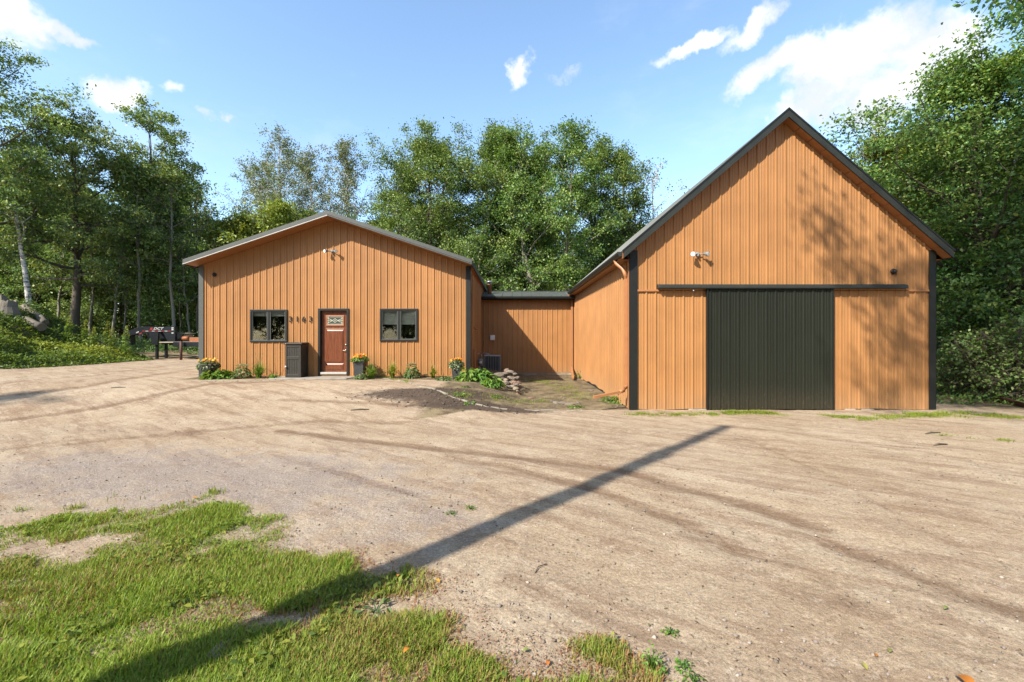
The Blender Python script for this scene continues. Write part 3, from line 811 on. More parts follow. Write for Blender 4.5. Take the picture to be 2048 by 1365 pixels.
for x, s, w in ((BX0, -1, .165), (BX1, 1, .14)):
    MB().box(x - s * w, x + s * .022, D1 - .038, D1 - .026, 0.0, broof(x) - .2).box(x + s * .021, x + s * .034, D1 - .038, D1 + .02, 0, broof(x) - .2).build('corner_trim', M['trim_black'], barn)
MB().box(BX0 - .036, BX0 - .022, D1 + .022, D1 + .14, .02, broof(BX0) - .22).build('corner_flashing', M['copper'], barn)
for s in (-1, 1):
    xe = BXC + s * BHALF; ze = BRZ - BSL * BHALF
    rf = MB(); roof_slab(rf, (BXC, BF + .03, BRZ - .04), (BXC, BB + .3, BRZ - .04), (xe, BF + .03, ze - .04), (xe, BB + .3, ze - .04), .06)
    rf.build('roof_slope', M['roof'], barn)
    ribbed_roof(barn, 'roof_panel', BXC, xe, BRZ - .036, ze - .036, BF + .03, BB + .3, M['roof'])
    MB().prism([(BXC, BF, BRZ - .05), (xe, BF, ze - .05), (xe, BF, ze - .225), (BXC, BF, BRZ - .225)], (0, .035, 0)).build('rake_fascia', M['fascia'], barn)
    MB().prism([(BXC, BF - .012, BRZ), (xe + s * .03, BF - .012, ze - .03), (xe + s * .03, BF - .012, ze - .075), (BXC, BF - .012, BRZ - .05)], (0, .04, 0)).build('rake_cap', M['trim_black'], barn)
    n = 13
    for k in range(n):           # soffit boards between wall and fascia
        t0, t1 = k / n + .0015, (k + 1) / n - .0015
        xa, xb = BXC + s * BHALF * t0, BXC + s * BHALF * t1
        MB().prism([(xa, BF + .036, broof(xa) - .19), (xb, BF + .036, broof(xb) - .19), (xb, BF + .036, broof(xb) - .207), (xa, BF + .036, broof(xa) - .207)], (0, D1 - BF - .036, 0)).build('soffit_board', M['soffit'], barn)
    # boxed eave along the side
    xw = BX0 if s < 0 else BX1
    MB().box(xe - s * .015, xe + s * .015, BF + .036, BB, ze - .22, ze - .07).build('eave_fascia', M['soffit' if s < 0 else 'fascia'], barn)
    MB().box(xw + s * .025, xe - s * .016, D1 + .03, BB, ze - .215, ze - .2).build('eave_soffit', M['soffit'], barn)
xe = BXC - BHALF; ze = BRZ - BSL * BHALF
gp = [(xe - .018, ze - .06), (xe - .13, ze - .06), (xe - .13, ze - .10), (xe - .09, ze - .17), (xe - .018, ze - .17)]
MB().prism([(x, BF + .06, z) for x, z in gp], (0, 20.35 - BF, 0)).build('gutter', M['fascia'], barn)
ds = MB(); ds.tube([(xe - .05, 11.25, ze - .16), (xe - .03, 11.2, ze - .26), (xe + .10, 11.1, ze - .40), (BX0 - .10, 11.03, ze - .52), (BX0 - .075, 11.02, ze - .66)], .048, 10)
ds.build('downspout_elbow', M['copper'], barn)
ds = MB(); ds.box(BX0 - .115, BX0 - .035, 10.98, 11.06, .56, ze - .63).build('downspout', M['copper'], barn, bevel=.01)
ds = MB(); ds.tube([(BX0 - .075, 11.02, .60), (BX0 - .08, 11.02, .52), (BX0 - .13, 11.0, .46), (BX0 - .25, 10.96, .43)], .046, 8).beam((BX0 - .22, 10.97, .435), (1.99, 10.74, .33), .075, .06)
ds.build('downspout_extension', M['copper'], barn)
# sliding door in two leaves, hung from a hooded track
SX0, SX1 = (1413.5 - 1024) * 10.77 / F, (1667 - 1024) * 10.77 / F
mid = (SX0 + SX1) / 2
for k, (a, b_) in enumerate(((SX0, mid - .004), (mid + .004, SX1))):
    leaf = thing('sliding_leaf', '', '', (0, 0, 0)); del leaf['label']; del leaf['category']; leaf.parent = barn; leaf.location = Vector((a, D1 - .1, 0)) - ORIG_OF(barn)
    leaf.name = 'sliding_door'
    ribbed(leaf, 'door_panel', (0, D1 - .085, 0), (1, 0, 0), (0, -1, 0), a + (.03 if k == 0 else 0), b_ - (.03 if k else 0), lambda u: .035, lambda u: 3.0, M['door_black'], phase=0.03)
    e = MB(); e.box(*((a, a + .03) if k == 0 else (b_ - .03, b_)), D1 - .114, D1 - .05, .03, 3.005).box(a + .03, b_ - .03, D1 - .083, D1 - .05, .03, .09)
    e.build('door_edge', M['trim_black'], leaf)
tx0, tx1 = (1317 - 1024) * 10.72 / F, (1816 - 1024) * 10.72 / F
MB().prism([(tx0, D1 - .02, 3.10), (tx0, D1 - .15, 3.075), (tx0, D1 - .165, 3.02), (tx0, D1 - .165, 2.985), (tx0, D1 - .02, 2.985)], (tx1 - tx0, 0, 0)).build('door_track', M['fascia'], barn, bevel=.004)

# ---------------------------------------------------------------- the low link between house and barn
D3 = 20.7
LX0, LX1 = HX1 + .04, BX0 - .04
link = thing('connecting_building', 'low copper connecting building with charcoal roof between house and barn', 'building', ((LX0 + LX1) / 2, D3, 0))
ribbed(link, 'wall_panel', (0, D3, 0), (1, 0, 0), (0, -1, 0), LX0, LX1, lambda u: .10, lambda u: 3.56, M['siding'], phase=.02)
MB().box(LX0, LX1, D3 + .02, D3 + 4, 3.40, 3.55).box(LX0, LX1, D3 + 3.9, D3 + 4, 0, 3.5).build('core', M['dark'], link)
MB().box(LX0, LX1, D3 - .03, D3 + .05, -.1, .085).build('foundation', M['concrete'], link)
MB().box(LX0, LX1, D3 - .036, D3 - .022, .085, .125).build('base_trim', M['siding'], link)
ry0, ry1, rz0, rz1 = D3 - .32, D3 + 2.0, 3.66, 4.10
x = LX0 + .0; k = 0
while x < LX1 - .05:
    e = min(x + .46, LX1); mb = MB()
    d = Vector((0, ry1 - ry0, rz1 - rz0))
    for p, q, hp, hq in ((x, x + .012, 0, .022), (x + .012, x + .03, .022, .022), (x + .03, x + .042, .022, 0), (x + .042, e - .002, 0, 0)):
        A = Vector((p, ry0, rz0 + hp)); B = Vector((q, ry0, rz0 + hq)); mb.add([A, B, B + d, A + d], [(0, 1, 2, 3)])
    mb.build('roof_panel', M['roof'], link); x = e
MB().prism([(LX0, ry0 + .01, rz0 - .01), (LX0, ry1, rz1 - .01), (LX0, ry1 + 2.2, rz0 - .01), (LX0, ry1 + 2.2, rz0 - .07), (LX0, ry0 + .01, rz0 - .07)], (LX1 - LX0, 0, 0)).build('roof_deck', M['roof'], link)
MB().beam((LX0, ry1, rz1 + .012), (LX1, ry1, rz1 + .012), .22, .03, (0, 0, 1)).build('ridge_cap', M['roof'], link)
MB().prism([(LX0 - .02, ry0 - .01, rz0 - .03), (LX0 - .02, ry0 - .12, rz0 - .03), (LX0 - .02, ry0 - .11, rz0 - .10), (LX0 - .02, ry0 - .06, rz0 - .15), (LX0 - .02, ry0 - .01, rz0 - .15)], (LX1 - LX0 + .1, 0, 0)).build('gutter', M['trim_black'], link)
MB().box(LX0, LX1, ry0, D3 - .03, rz0 - .165, rz0 - .15).build('soffit', M['trim_black'], link)
ds = MB(); ds.box(2.76, 2.86, D3 - .12, D3 - .035, .32, 3.52).build('downspout', M['copper'], link, bevel=.01)
ds = MB(); ds.beam((2.80, D3 - .09, .34), (2.45, 17.7, .13), .10, .075).build('downspout_extension', M['copper'], link, bevel=.01)
st = MB(); st.lathe((-1.10, 21.6, 3.7), [(.10, 0), (.10, .62), (.105, .62), (.105, .66)], 16)
vent = st.build('vent_pipe', M['copper'], link)
MB().lathe((-1.10, 21.6, 4.36), [(.06, 0), (.15, .03), (.15, .10), (.16, .10), (.16, .13), (.08, .16)], 18).build('vent_cap', M['steel'], vent)
MB().box(-1.02, -.80, D3 - .12, D3 - .03, 1.62, 1.86).build('exhaust_hood', M['white'], link, bevel=.02)

# pipes and conduit on the house's side wall, by the gas meter
cd = MB(); xw = HX1 + .05
cd.tube([(xw, 15.5, 4.0), (xw, 15.6, 3.9), (xw, 15.5, 2.6), (xw, 15.35, .7), (xw, 15.3, .3)], .022, 8)
cd.build('conduit', M['copper'], house)
cd = MB(); cd.tube([(xw, 16.2, 2.15), (xw, 16.9, 2.1), (xw + .02, 17.4, 2.12)], .018, 7).build('conduit', M['copper'], house)
cd = MB(); cd.box(xw - .03, xw + .06, 16.0, 16.25, .6, 1.35).build('service_box', M['copper'], house, bevel=.01)
# ---------------------------------------------------------------- fittings on the walls
def floodlight(name_label, x, y, z, aim):
    t = thing('floodlight', name_label, 'floodlight', (x, y, z))
    MB().lathe((x, y, z), [(.055, 0), (.055, -.02), (.04, -.04)], 16, 'y').build('mount', M['grey_metal'], t)
    for s in (-1, 1):
        j = Vector((x + s * .06, y - .06, z - .01)); h = Vector((x + s * .13, y - .11, z - .01))
        d = Vector((s * aim, -1.0, -.25)).normalized()
        m = MB(); m.tube([(x, y - .03, z), j, h], .014, 8).tube([h - d * .03, h + d * .02, h + d * .07, h + d * .10], [.030, .036, .058, .062], 14)
        hd = m.build('lamp_head', M['grey_metal'], t)
        m = MB(); m.tube([h + d * .095, h + d * .104], [.055, .050], 14); m.build('lens', M['white'], hd)
    sn = MB(); sn.tube([(x, y - .03, z - .01), (x, y - .06, z - .07)], [.02, .026], 10).build('sensor', M['grey_metal'], t)
floodlight('twin headed floodlight below the house ridge', -6.126, D2 - .02, 4.71, .7)
floodlight('twin headed floodlight above the barn track', 4.568, D1 - .02, 3.84, .7)
def dome_cam(label, x, y, z):
    t = thing('security_camera', label, 'camera', (x, y, z))
    MB().lathe((x, y, z), [(.07, 0), (.07, -.025), (.055, -.04)], 18, 'y').build('base', M['trim_black'], t)
    MB().lathe((x, y - .04, z), [(.05, 0), (.046, -.03), (.03, -.055), (.008, -.062)], 18, 'y').build('dome', M['digit'], t)
dome_cam('small black dome camera under the house eave', -10.137, D2 - .015, 3.91)
dome_cam('small black dome camera above barn track end', 9.395, D1 - .015, 3.41)

# ---------------------------------------------------------------- doorstep slab, edging stones
zt = HOUSE_Z + .012
slab = MB(); slab.prism([(-7.85, 14.16, zt - .14), (-5.35, 14.22, zt - .14), (-5.25, D2 - .03, zt - .14), (-7.85, D2 - .03, zt - .14)], (0, 0, .15)); o = slab.build('path', M['concrete'], bevel=.012)
tag(o, 'worn concrete walk slab before the wooden door', kind='structure')
M['edging'] = material('pale edging block', (0.23, 0.20, 0.155), 0.9, var=0.35, scale=9, bump=0.4, rand=.15)
rng = random.Random(5)
ep = [G(*p) for p in ((402, 764), (480, 763), (560, 760), (640, 758.5), (700, 758), (770, 757.5), (800, 762), (830, 769), (865, 780), (900, 793), (940, 806), (975, 814), (1010, 819), (1060, 821), (1110, 821), (1250, 823))]
pts = [Vector((*p, 0)) for p in ep]
edging = thing('garden_edging', 'curving row of pale low edging blocks around the planting bed', 'edging', (pts[0].x, pts[0].y, HOUSE_Z))
seg = 0; pos = 0.0; L = .215; k = 0
cum = [0]
for a, b in zip(pts[:-1], pts[1:]): cum.append(cum[-1] + (b - a).length)
def along(s):
    for i in range(len(pts) - 1):
        if s <= cum[i + 1]: return pts[i].lerp(pts[i + 1], (s - cum[i]) / (cum[i + 1] - cum[i]))
    return pts[-1]
s = 0
while s < cum[-1] - L:
    l = L * rng.uniform(.85, 1.1); a, b = along(s), along(s + l - .012)
    px = 1024 + F * a.x / a.y
    if not (1012 < px < 1035) and not (px > 1115 and rng.random() < .55):
        za, zb = gzf(a.x, a.y), gzf(b.x, b.y); up = rng.uniform(-.004, .02)
        MB().beam((a.x, a.y, za + up - .04), (b.x, b.y, zb + up - .04), .075, .085).build('stone', M['edging'], edging, bevel=.008)
    s += l

# ---------------------------------------------------------------- resin cabinet
cx0, cx1 = (569.5 - 1024) * 14.5 / F, (602.5 - 1024) * 14.5 / F
cy0, cy1 = 14.5, 14.98; cz0 = HOUSE_Z + .015; cz1 = 1.60
cab = thing('storage_cabinet', 'dark brown panelled storage cabinet between window and door', 'cabinet', ((cx0 + cx1) / 2, (cy0 + cy1) / 2, cz0))
MB().box(cx0 + .01, cx1 - .01, cy0 + .02, cy1, cz0, cz1 - .06).build('body', M['cabinet'], cab, bevel=.008)
MB().prism([(cx0 - .035, cy0 - .03, cz1 - .058), (cx1 + .03, cy0 - .03, cz1 - .058), (cx1 + .03, cy1 + .01, cz1 - .04), (cx0 - .035, cy1 + .01, cz1 - .04)], (0, 0, .05)).build('lid', M['cabinet'], cab, bevel=.012)
dr = MB(); y = cy0
dr.box(cx0 + .012, cx0 + .075, y, y + .025, cz0 + .02, cz1 - .075).box(cx1 - .075, cx1 - .012, y, y + .025, cz0 + .02, cz1 - .075)
for z0, z1 in ((cz0 + .02, cz0 + .12), (cz0 + .60, cz0 + .70), (cz1 - .15, cz1 - .075)): dr.box(cx0 + .075, cx1 - .075, y + .001, y + .025, z0, z1)
door_c = dr.build('cabinet_door', M['cabinet'], cab, bevel=.006)
n = 5; w = (cx1 - cx0 - .15) / n
for z0, z1 in ((cz0 + .12, cz0 + .60), (cz0 + .70, cz1 - .15)):
    for k in range(n):
        xa = cx0 + .075 + k * w
        MB().box(xa + .004, xa + w - .004, y + .013, y + .03, z0, z1).build('slat', M['cabinet'], door_c)
for xs_ in (0,):
    sd = MB(); sd.box(cx1 - .011, cx1 + .004, cy0 + .03, cy0 + .09, cz0 + .02, cz1 - .075).box(cx1 - .011, cx1 + .004, cy1 - .06, cy1, cz0 + .02, cz1 - .075).box(cx1 - .011, cx1 + .003, cy0 + .09, cy1 - .06, cz0 + .02, cz0 + .12).box(cx1 - .011, cx1 + .003, cy0 + .09, cy1 - .06, cz1 - .16, cz1 - .075)
    sd.build('side_rail', M['cabinet'], cab)
kb = MB(); kb.tube([(cx0 + .055, y, cz0 + .37), (cx0 + .05, y - .03, cz0 + .37), (cx0 + .03, y - .045, cz0 + .37)], [.018, .022, .03], 10).build('knob', M['white'], cab)

# ---------------------------------------------------------------- leaves, plants
nprng = np.random.default_rng(11)
def kites(pos, nrm, axis, size, width=0.5, fold=0.12):
    """leaf faces: pos (n,3) base, nrm normal, axis growth direction, size (n,)"""
    n = len(pos)
    axis = axis - nrm * np.sum(axis * nrm, 1, keepdims=True)
    axis /= np.linalg.norm(axis, axis=1, keepdims=True) + 1e-9
    side = np.cross(nrm, axis)
    s = size[:, None]
    p0 = pos; p2 = pos + axis * s - nrm * s * fold
    pm = pos + axis * s * 0.45
    p1 = pm + side * s * width * 0.5 + nrm * s * fold; p3 = pm - side * s * width * 0.5 + nrm * s * fold
    v = np.stack([p0, p1, p2, p3], 1).reshape(-1, 3)
    f = np.arange(n * 4).reshape(n, 4)
    return v, f
def unit(a): return a / (np.linalg.norm(a, axis=-1, keepdims=True) + 1e-9)

def small_plant(name, label, cat, x, y, h, spread, nleaf, lsize, mat, style, group=None, z=None, head=False, seed=0, lw=.5):
    """style: 'mound' leafy, 'blade' strap leaves"""
    rg = np.random.default_rng(seed + 100)
    z = gzf(x, y) if z is None else z
    t = thing(name, label, cat, (x, y, z), group)
    if style == 'mound':
        th = rg.uniform(0, 2 * np.pi, nleaf); rr = np.sqrt(rg.random(nleaf)) * spread; hh = h * (1 - (rr / spread) ** 2 * .75) * rg.uniform(.25, 1.0, nleaf)
        pos = np.stack([rr * np.cos(th), rr * np.sin(th), hh], 1)
        out = np.stack([np.cos(th), np.sin(th), rg.uniform(-.5, .3, nleaf)], 1)
        nrm = unit(rg.normal(0, .4, (nleaf, 3)) + np.array([0, 0, 1.0]) + out * .3)
        v, f = kites(pos, nrm, unit(out + rg.normal(0, .35, (nleaf, 3))), lsize * rg.uniform(.6, 1.2, nleaf), lw)
        tint = np.repeat(np.clip(rg.normal(.45, .22, nleaf) + .25 * (hh / h - .5), 0, 1 if not head else .75), 4)
        fast_mesh('leaves', v, f, mat, t, tint)
        m = MB()
        for k in range(6):
            a = k * 1.05; m.tube([(x, y, z - .02), (x + .3 * spread * math.cos(a), y + .3 * spread * math.sin(a), z + h * .4), (x + .6 * spread * math.cos(a), y + .6 * spread * math.sin(a), z + h * .62)], [.007, .005, .003], 5)
        m.build('stem', mat, t)
        if head:
            for k in range(7):
                a = rg.uniform(0, 6.28); r_ = spread * .75 * math.sqrt(rg.random()); c = np.array([r_ * math.cos(a), r_ * math.sin(a), h * (1.02 - .2 * r_ / spread)])
                nn = 70
                p = c + rg.normal(0, 1, (nn, 3)) * np.array([.045, .045, .014])
                v, f = kites(p, unit(rg.normal(0, .5, (nn, 3)) + np.array([0, 0, 1])), rg.normal(0, 1, (nn, 3)), np.full(nn, .03), .8)
                fast_mesh('flower_head', v, f, mat, t, np.repeat(rg.uniform(.8, 1, nn), 4))
    else:
        nb = nleaf; az = rg.uniform(0, 2 * np.pi, nb); ln = lsize * rg.uniform(.6, 1.15, nb); lean = rg.uniform(.15, 1.0, nb); w = .012 * rg.uniform(.8, 1.5, nb)
        V = []; Fc = []
        ts = np.linspace(0, 1, 5)
        d = np.stack([np.cos(az), np.sin(az)], 1); pr = np.stack([-np.sin(az), np.cos(az)], 1)
        b0 = rg.normal(0, spread * .12, (nb, 2))
        for i, tt in enumerate(ts):
            hor = ln * lean * (tt ** 1.6) * .8; ver = ln * (tt * (1 - .25 * lean) - .55 * lean * tt ** 3)
            c = np.concatenate([b0 + d * hor[:, None], ver[:, None]], 1)
            ww = (w * (1 - tt ** 2) + .001)[:, None]
            V.append(c + np.concatenate([pr * ww, np.zeros((nb, 1))], 1)); V.append(c - np.concatenate([pr * ww, np.zeros((nb, 1))], 1))
        V = np.stack(V, 1); base = (np.arange(nb) * 10)[:, None]
        Fc = np.concatenate([base + np.array([[2 * i, 2 * i + 1, 2 * i + 3, 2 * i + 2]]) for i in range(4)])
        fast_mesh('leaves', V.reshape(-1, 3), Fc, mat, t, np.repeat(rg.uniform(.2, 1, nb), 10))
        m = MB()
        for k in range(3):
            a = k * 2.1; m.tube([(x, y, z - .01), (x + .05 * math.cos(a), y + .05 * math.sin(a), z + lsize * .7), (x + .14 * math.cos(a), y + .14 * math.sin(a), z + lsize * 1.25)], [.005, .004, .003], 5)
        m.build('stem', mat, t)
    return t
def at_house(px, D=14.62): return (px - 1024) * D / F, D
sp = [('hosta_plant', 'spreading green hosta at the foot of the corner planter', 'mound', 424, 14.25, .26, .20, 90, .17, 'leaf_hosta', False),
      ('hosta_plant', 'broad leaved green hosta right of the corner planter', 'mound', 441, 14.35, .28, .22, 110, .17, 'leaf_hosta', False),
      ('sedum_plant', 'sedum with pale flower heads left of the cabinet', 'mound', 484, 14.5, .42, .22, 190, .09, 'leaf_sedum', True),
      ('daylily_plant', 'upright daylily clump below the left window', 'blade', 518, 14.55, 0, .2, 70, .60, 'leaf_hosta', False),
      ('seedling_plant', 'tiny green seedling close by the cabinet', 'mound', 548, 14.45, .16, .1, 30, .08, 'leaf_hosta', False),
      ('daylily_plant', 'bright daylily clump right beside the door planter', 'blade', 742, 14.35, 0, .22, 90, .52, 'leaf_hosta', False),
      ('hosta_plant', 'pale pointed hosta before the door planter', 'mound', 724, 14.2, .2, .14, 40, .13, 'leaf_sedum', False),
      ('daylily_plant', 'yellowing daylily clump below the right window', 'blade', 784, 14.6, 0, .2, 70, .56, 'leaf_bright', False),
      ('sedum_plant', 'round sedum with cream flower heads right of the right window', 'mound', 824, 14.55, .44, .20, 200, .09, 'leaf_sedum', True),
      ('daylily_plant', 'small spiky daylily left of the right corner planter', 'blade', 866, 14.6, 0, .16, 60, .48, 'leaf_bright', False),
      ('lambs_ear_plant', 'low grey green rosette before the daylily', 'mound', 888, 14.1, .10, .2, 70, .10, 'leaf_sedum', False)]
for i, (nm, lb, sty, px, D, h, spd, nl, ls, mt, hd) in enumerate(sp):
    x, y = at_house(px, D); small_plant(nm, lb, 'plant', x, y, (h or .4) * 1.1, spd * 1.15, int(nl * 1.9), ls * 1.15, M[mt], sty, head=hd, seed=i)
for i, (px, D, h, spd, nl) in enumerate(((938, 13.9, .42, .34, 190), (962, 14.0, .46, .30, 170), (985, 13.3, .36, .26, 130))):
    x, y = at_house(px, D)
    small_plant('hosta_plant', ['bright hosta at the left of the clump beside the corner planter', 'tall bright hosta in the middle of the clump before the condenser', 'bright hosta at the right of the clump touching the stone pile'][i], 'plant', x, y, h, spd, nl, .19, M['leaf_hosta'], 'mound', seed=40 + i)
for i, (px, py, h, s_, n_) in enumerate(((1218, 803, .22, .2, 80), (1240, 806, .26, .24, 110), (1160, 758, .4, .2, 60), (918, 792, .08, .13, 30), (930, 776, .07, .1, 24), (1150, 815, .06, .2, 40), (938, 807, .05, .16, 36), (990, 795, .05, .2, 40))):
    x, y = G(px, py)
    small_plant('weed_plant', ['low weed under the barn downspout end', 'bushy weed at the foot of the barn corner', 'tall weed by the connecting building downspout', 'small weed patch above the curving edging', 'small weed nearest the grey green rosette', 'flat weed near the edging by the barn', 'flat weed hugging the curving edging', 'flat weed below the stone pile'][i],
                'weed', x, y, h, s_, n_, .09, M['leaf_hosta'], 'mound', seed=60 + i)

# planters
def planter(label, px, D, w0, w1, h, kind, seed):
    x, y = at_house(px, D); z = gzf(x, y) + .0
    t = thing('planter', label, 'planter', (x, y, z), 'tall charcoal planters by the house')
    a, b = w0 / 2, w1 / 2
    v = [(x + sx * a, y + sy * a, z) for sx, sy in ((-1, -1), (1, -1), (1, 1), (-1, 1))] + [(x + sx * b, y + sy * b, z + h) for sx, sy in ((-1, -1), (1, -1), (1, 1), (-1, 1))]
    MB().add(v, [(3, 2, 1, 0), (4, 5, 6, 7), (0, 1, 5, 4), (1, 2, 6, 5), (2, 3, 7, 6), (3, 0, 4, 7)]).build('pot', M['pot'], t, bevel=.01)
    r = MB(); q = b + .012
    r.box(x - q, x + q, y - q, y - q + .03, z + h - .03, z + h + .015).box(x - q, x + q, y + q - .03, y + q, z + h - .03, z + h + .015).box(x - q, x - q + .03, y - q + .03, y + q - .03, z + h - .03, z + h + .015).box(x + q - .03, x + q, y - q + .03, y + q - .03, z + h - .03, z + h + .015)
    r.build('rim', M['pot'], t, bevel=.006)
    MB().box(x - b + .02, x + b - .02, y - b + .02, y + b - .02, z + h, z + h + .008).build('soil', M['soil'], t)
    rg = np.random.default_rng(seed)
    n = 420; th = rg.uniform(0, 6.28, n); rr = np.sqrt(rg.random(n)) * (w1 * .72); hh = h + .02 + .17 * (1 - (rr / (w1 * .75)) ** 2) * rg.random(n) - np.where(rr > w1 * .5, (.18 if kind else .05) * rg.random(n), 0)
    pos = np.stack([rr * np.cos(th), rr * np.sin(th), hh], 1); out = np.stack([np.cos(th), np.sin(th), rg.uniform(-.6, .5, n)], 1)
    v, f = kites(pos, unit(rg.normal(0, .5, (n, 3)) + out * .6 + [0, 0, .7]), unit(out + rg.normal(0, .5, (n, 3))), .075 * rg.uniform(.6, 1.2, n), .6)
    fast_mesh('foliage', v, f, M['leaf_hosta' if not kind else 'leaf_sedum'], t, np.repeat(rg.uniform(0, .85, n), 4))
    nf = 46 if not kind else 30
    V, T = [], []
    for k in range(nf):
        a_ = rg.uniform(0, 6.28); r_ = math.sqrt(rg.random()) * w1 * .66; c = np.array([r_ * math.cos(a_), r_ * math.sin(a_) - .03, h + .15 + .07 * rg.random() - .12 * (r_ / w1) ** 2])
        nn = unit(rg.normal(0, .5, 3) + np.array([0, -.4, .8])); e = unit(np.cross(nn, [.3, .9, .1])); e2 = np.cross(nn, e)
        pet = np.linspace(0, 2 * np.pi, 7)[:-1]
        ax = np.cos(pet)[:, None] * e + np.sin(pet)[:, None] * e2
        v, f = kites(np.repeat(c[None], 6, 0), np.repeat(nn[None], 6, 0), ax, np.full(6, .036), .95, -.1)
        V.append(v); T.append(np.full(24, rg.random()))
    V = np.concatenate(V); fast_mesh('flowers', V, np.arange(len(V)).reshape(-1, 4), M['petal'], t, np.concatenate(T))
planter('grey tapered planter with trailing green and orange flowers at left house corner', 417, 14.4, .32, .44, .46, 1, 1)
planter('charcoal tapered planter full of orange flowers right of the door', 720, 14.55, .26, .37, .60, 0, 2)
planter('charcoal tapered planter with green leaves and orange flowers at right house corner', 913.5, 14.45, .24, .33, .48, 1, 3)

# ---------------------------------------------------------------- condenser, gas meter, stones
ax0, ax1, ay0, ay1, az0, az1 = -1.22, -.52, 19.1, 19.8, .16, .98
ac = thing('air_conditioner', 'grey louvred air conditioner condenser in the shaded corner', 'air conditioner', ((ax0 + ax1) / 2, (ay0 + ay1) / 2, az0 - .06))
MB().box(ax0 + .03, ax1 - .03, ay0 + .03, ay1 - .03, az0, az1 - .05).build('coil_body', M['dark'], ac)
MB().box(ax0 - .01, ax1 + .01, ay0 - .01, ay1 + .01, az1 - .05, az1).build('top_cover', M['steel'], ac, bevel=.015)
MB().box(ax0 - .01, ax1 + .01, ay0 - .01, ay1 + .01, az0 - .06, az0 + .03).build('base_pan', M['grey_metal'], ac, bevel=.01)
for x in (ax0, ax1):
    for y in (ay0, ay1): MB().box(x - .028, x + .028, y - .028, y + .028, az0 + .03, az1 - .05).build('corner_post', M['grey_metal'], ac, bevel=.01)
for k in range(9):
    x = ax0 + .06 + k * (ax1 - ax0 - .12) / 8
    MB().box(x - .014, x + .014, ay0 - .005, ay0 + .02, az0 + .03, az1 - .05).build('louvre', M['grey_metal'], ac)
    y = ay0 + .06 + k * (ay1 - ay0 - .12) / 8
    MB().box(ax1 - .02, ax1 + .005, y - .014, y + .014, az0 + .03, az1 - .05).build('louvre', M['grey_metal'], ac)
gmx, gmy = -1.27, 17.6
gm = thing('gas_meter', 'grey gas meter with bent pipes on the house side wall', 'gas meter', (gmx, gmy, .3))
MB().lathe((gmx, gmy, .62), [(.05, 0), (.10, .02), (.11, .10), (.11, .22), (.10, .28), (.05, .30)], 16).build('meter_body', M['grey_metal'], gm)
MB().lathe((gmx + .02, gmy - .1, .77), [(.055, 0), (.055, -.03)], 14, 'y').build('dial', M['white'], gm)
m = MB(); m.tube([(gmx - .05, gmy, .90), (gmx - .05, gmy, 1.08), (gmx - .05, gmy - .05, 1.12), (gmx - .12, gmy - .05, 1.12)], .02, 8).tube([(gmx + .05, gmy, .90), (gmx + .05, gmy, 1.10), (gmx + .1, gmy, 1.14), (gmx + .34, gmy + .02, 1.10), (gmx + .38, gmy + .02, 1.04)], .018, 8).tube([(gmx - .02, gmy - .05, .15), (gmx - .02, gmy - .05, .66)], .022, 8)
m.build('pipes', M['steel'], gm)
MB().lathe((gmx - .02, gmy - .05, .42), [(.03, 0), (.06, .02), (.06, .08), (.03, .1)], 12).build('regulator', M['grey_metal'], gm)

def rock(name, label, cat, c, r, seed, group=None, squash=(1, 1, .75), mat='rock'):
    rg = np.random.default_rng(seed)
    bm = bmesh.new(); bmesh.ops.create_icosphere(bm, subdivisions=2, radius=1.0)
    planes = [(Vector(unit(rg.normal(0, 1, 3))), rg.uniform(.55, .85)) for _ in range(9)]
    rot = Matrix.Rotation(rg.uniform(0, 6.28), 4, 'Z') @ Matrix.Rotation(rg.uniform(-.5, .5), 4, 'X')
    for v in bm.verts:
        for n, dd in planes:
            q = v.co.dot(n)
            if q > dd: v.co -= n * (q - dd)
        v.co += Vector(rg.normal(0, .02, 3))
        v.co = rot @ Vector((v.co.x * squash[0] * r, v.co.y * squash[1] * r, v.co.z * squash[2] * r))
    me = bpy.data.meshes.new(name); bm.to_mesh(me); bm.free()
    me.materials.append(M[mat])
    o = bpy.data.objects.new(name, me); o.location = c; COL.objects.link(o)
    return tag(o, label, cat, group)
rg = random.Random(9)
pile = [(985, 757, .15), (998, 750, .16), (1008, 748, .14), (1014, 741, .17), (1022, 745, .17), (1030, 750, .15), (1005, 758, .10), (1012, 760, .11), (1019, 755, .09), (1025, 758, .12), (1033, 757, .12), (1038, 765, .10), (1000, 767, .08), (1006, 768, .12), (1018, 774, .13), (1024, 773, .11), (1031, 769, .10), (1032, 778, .11), (1040, 770, .07), (1010, 765, .10), (1035, 783, .08), (996, 760, .13), (1028, 764, .11), (1015, 766, .1)]
for i, (px, py, r) in enumerate(pile):
    D = 13.25 + (784 - py) * .042 + rg.uniform(-.05, .05); p = P(px, py, D)
    o = rock('stone', 'rough field stone in the heap beside the condenser', 'stone', (p.x, p.y, max(p.z, gzf(p.x, p.y) + r * .3)), r * rg.uniform(.7, .98), i, 'stones heaped beside the condenser', (1.3, 1.0, .62))
    zlow = p.z - r
    if p.z - r * .5 > gzf(p.x, p.y) + .05 and i % 2 == 0:
        rock('stone', 'rough field stone in the heap beside the condenser', 'stone', (p.x + .03, p.y + .1, (p.z + gzf(p.x, p.y)) / 2 - .05), r * 1.05, 200 + i, 'stones heaped beside the condenser', (1.2, 1.1, .9))
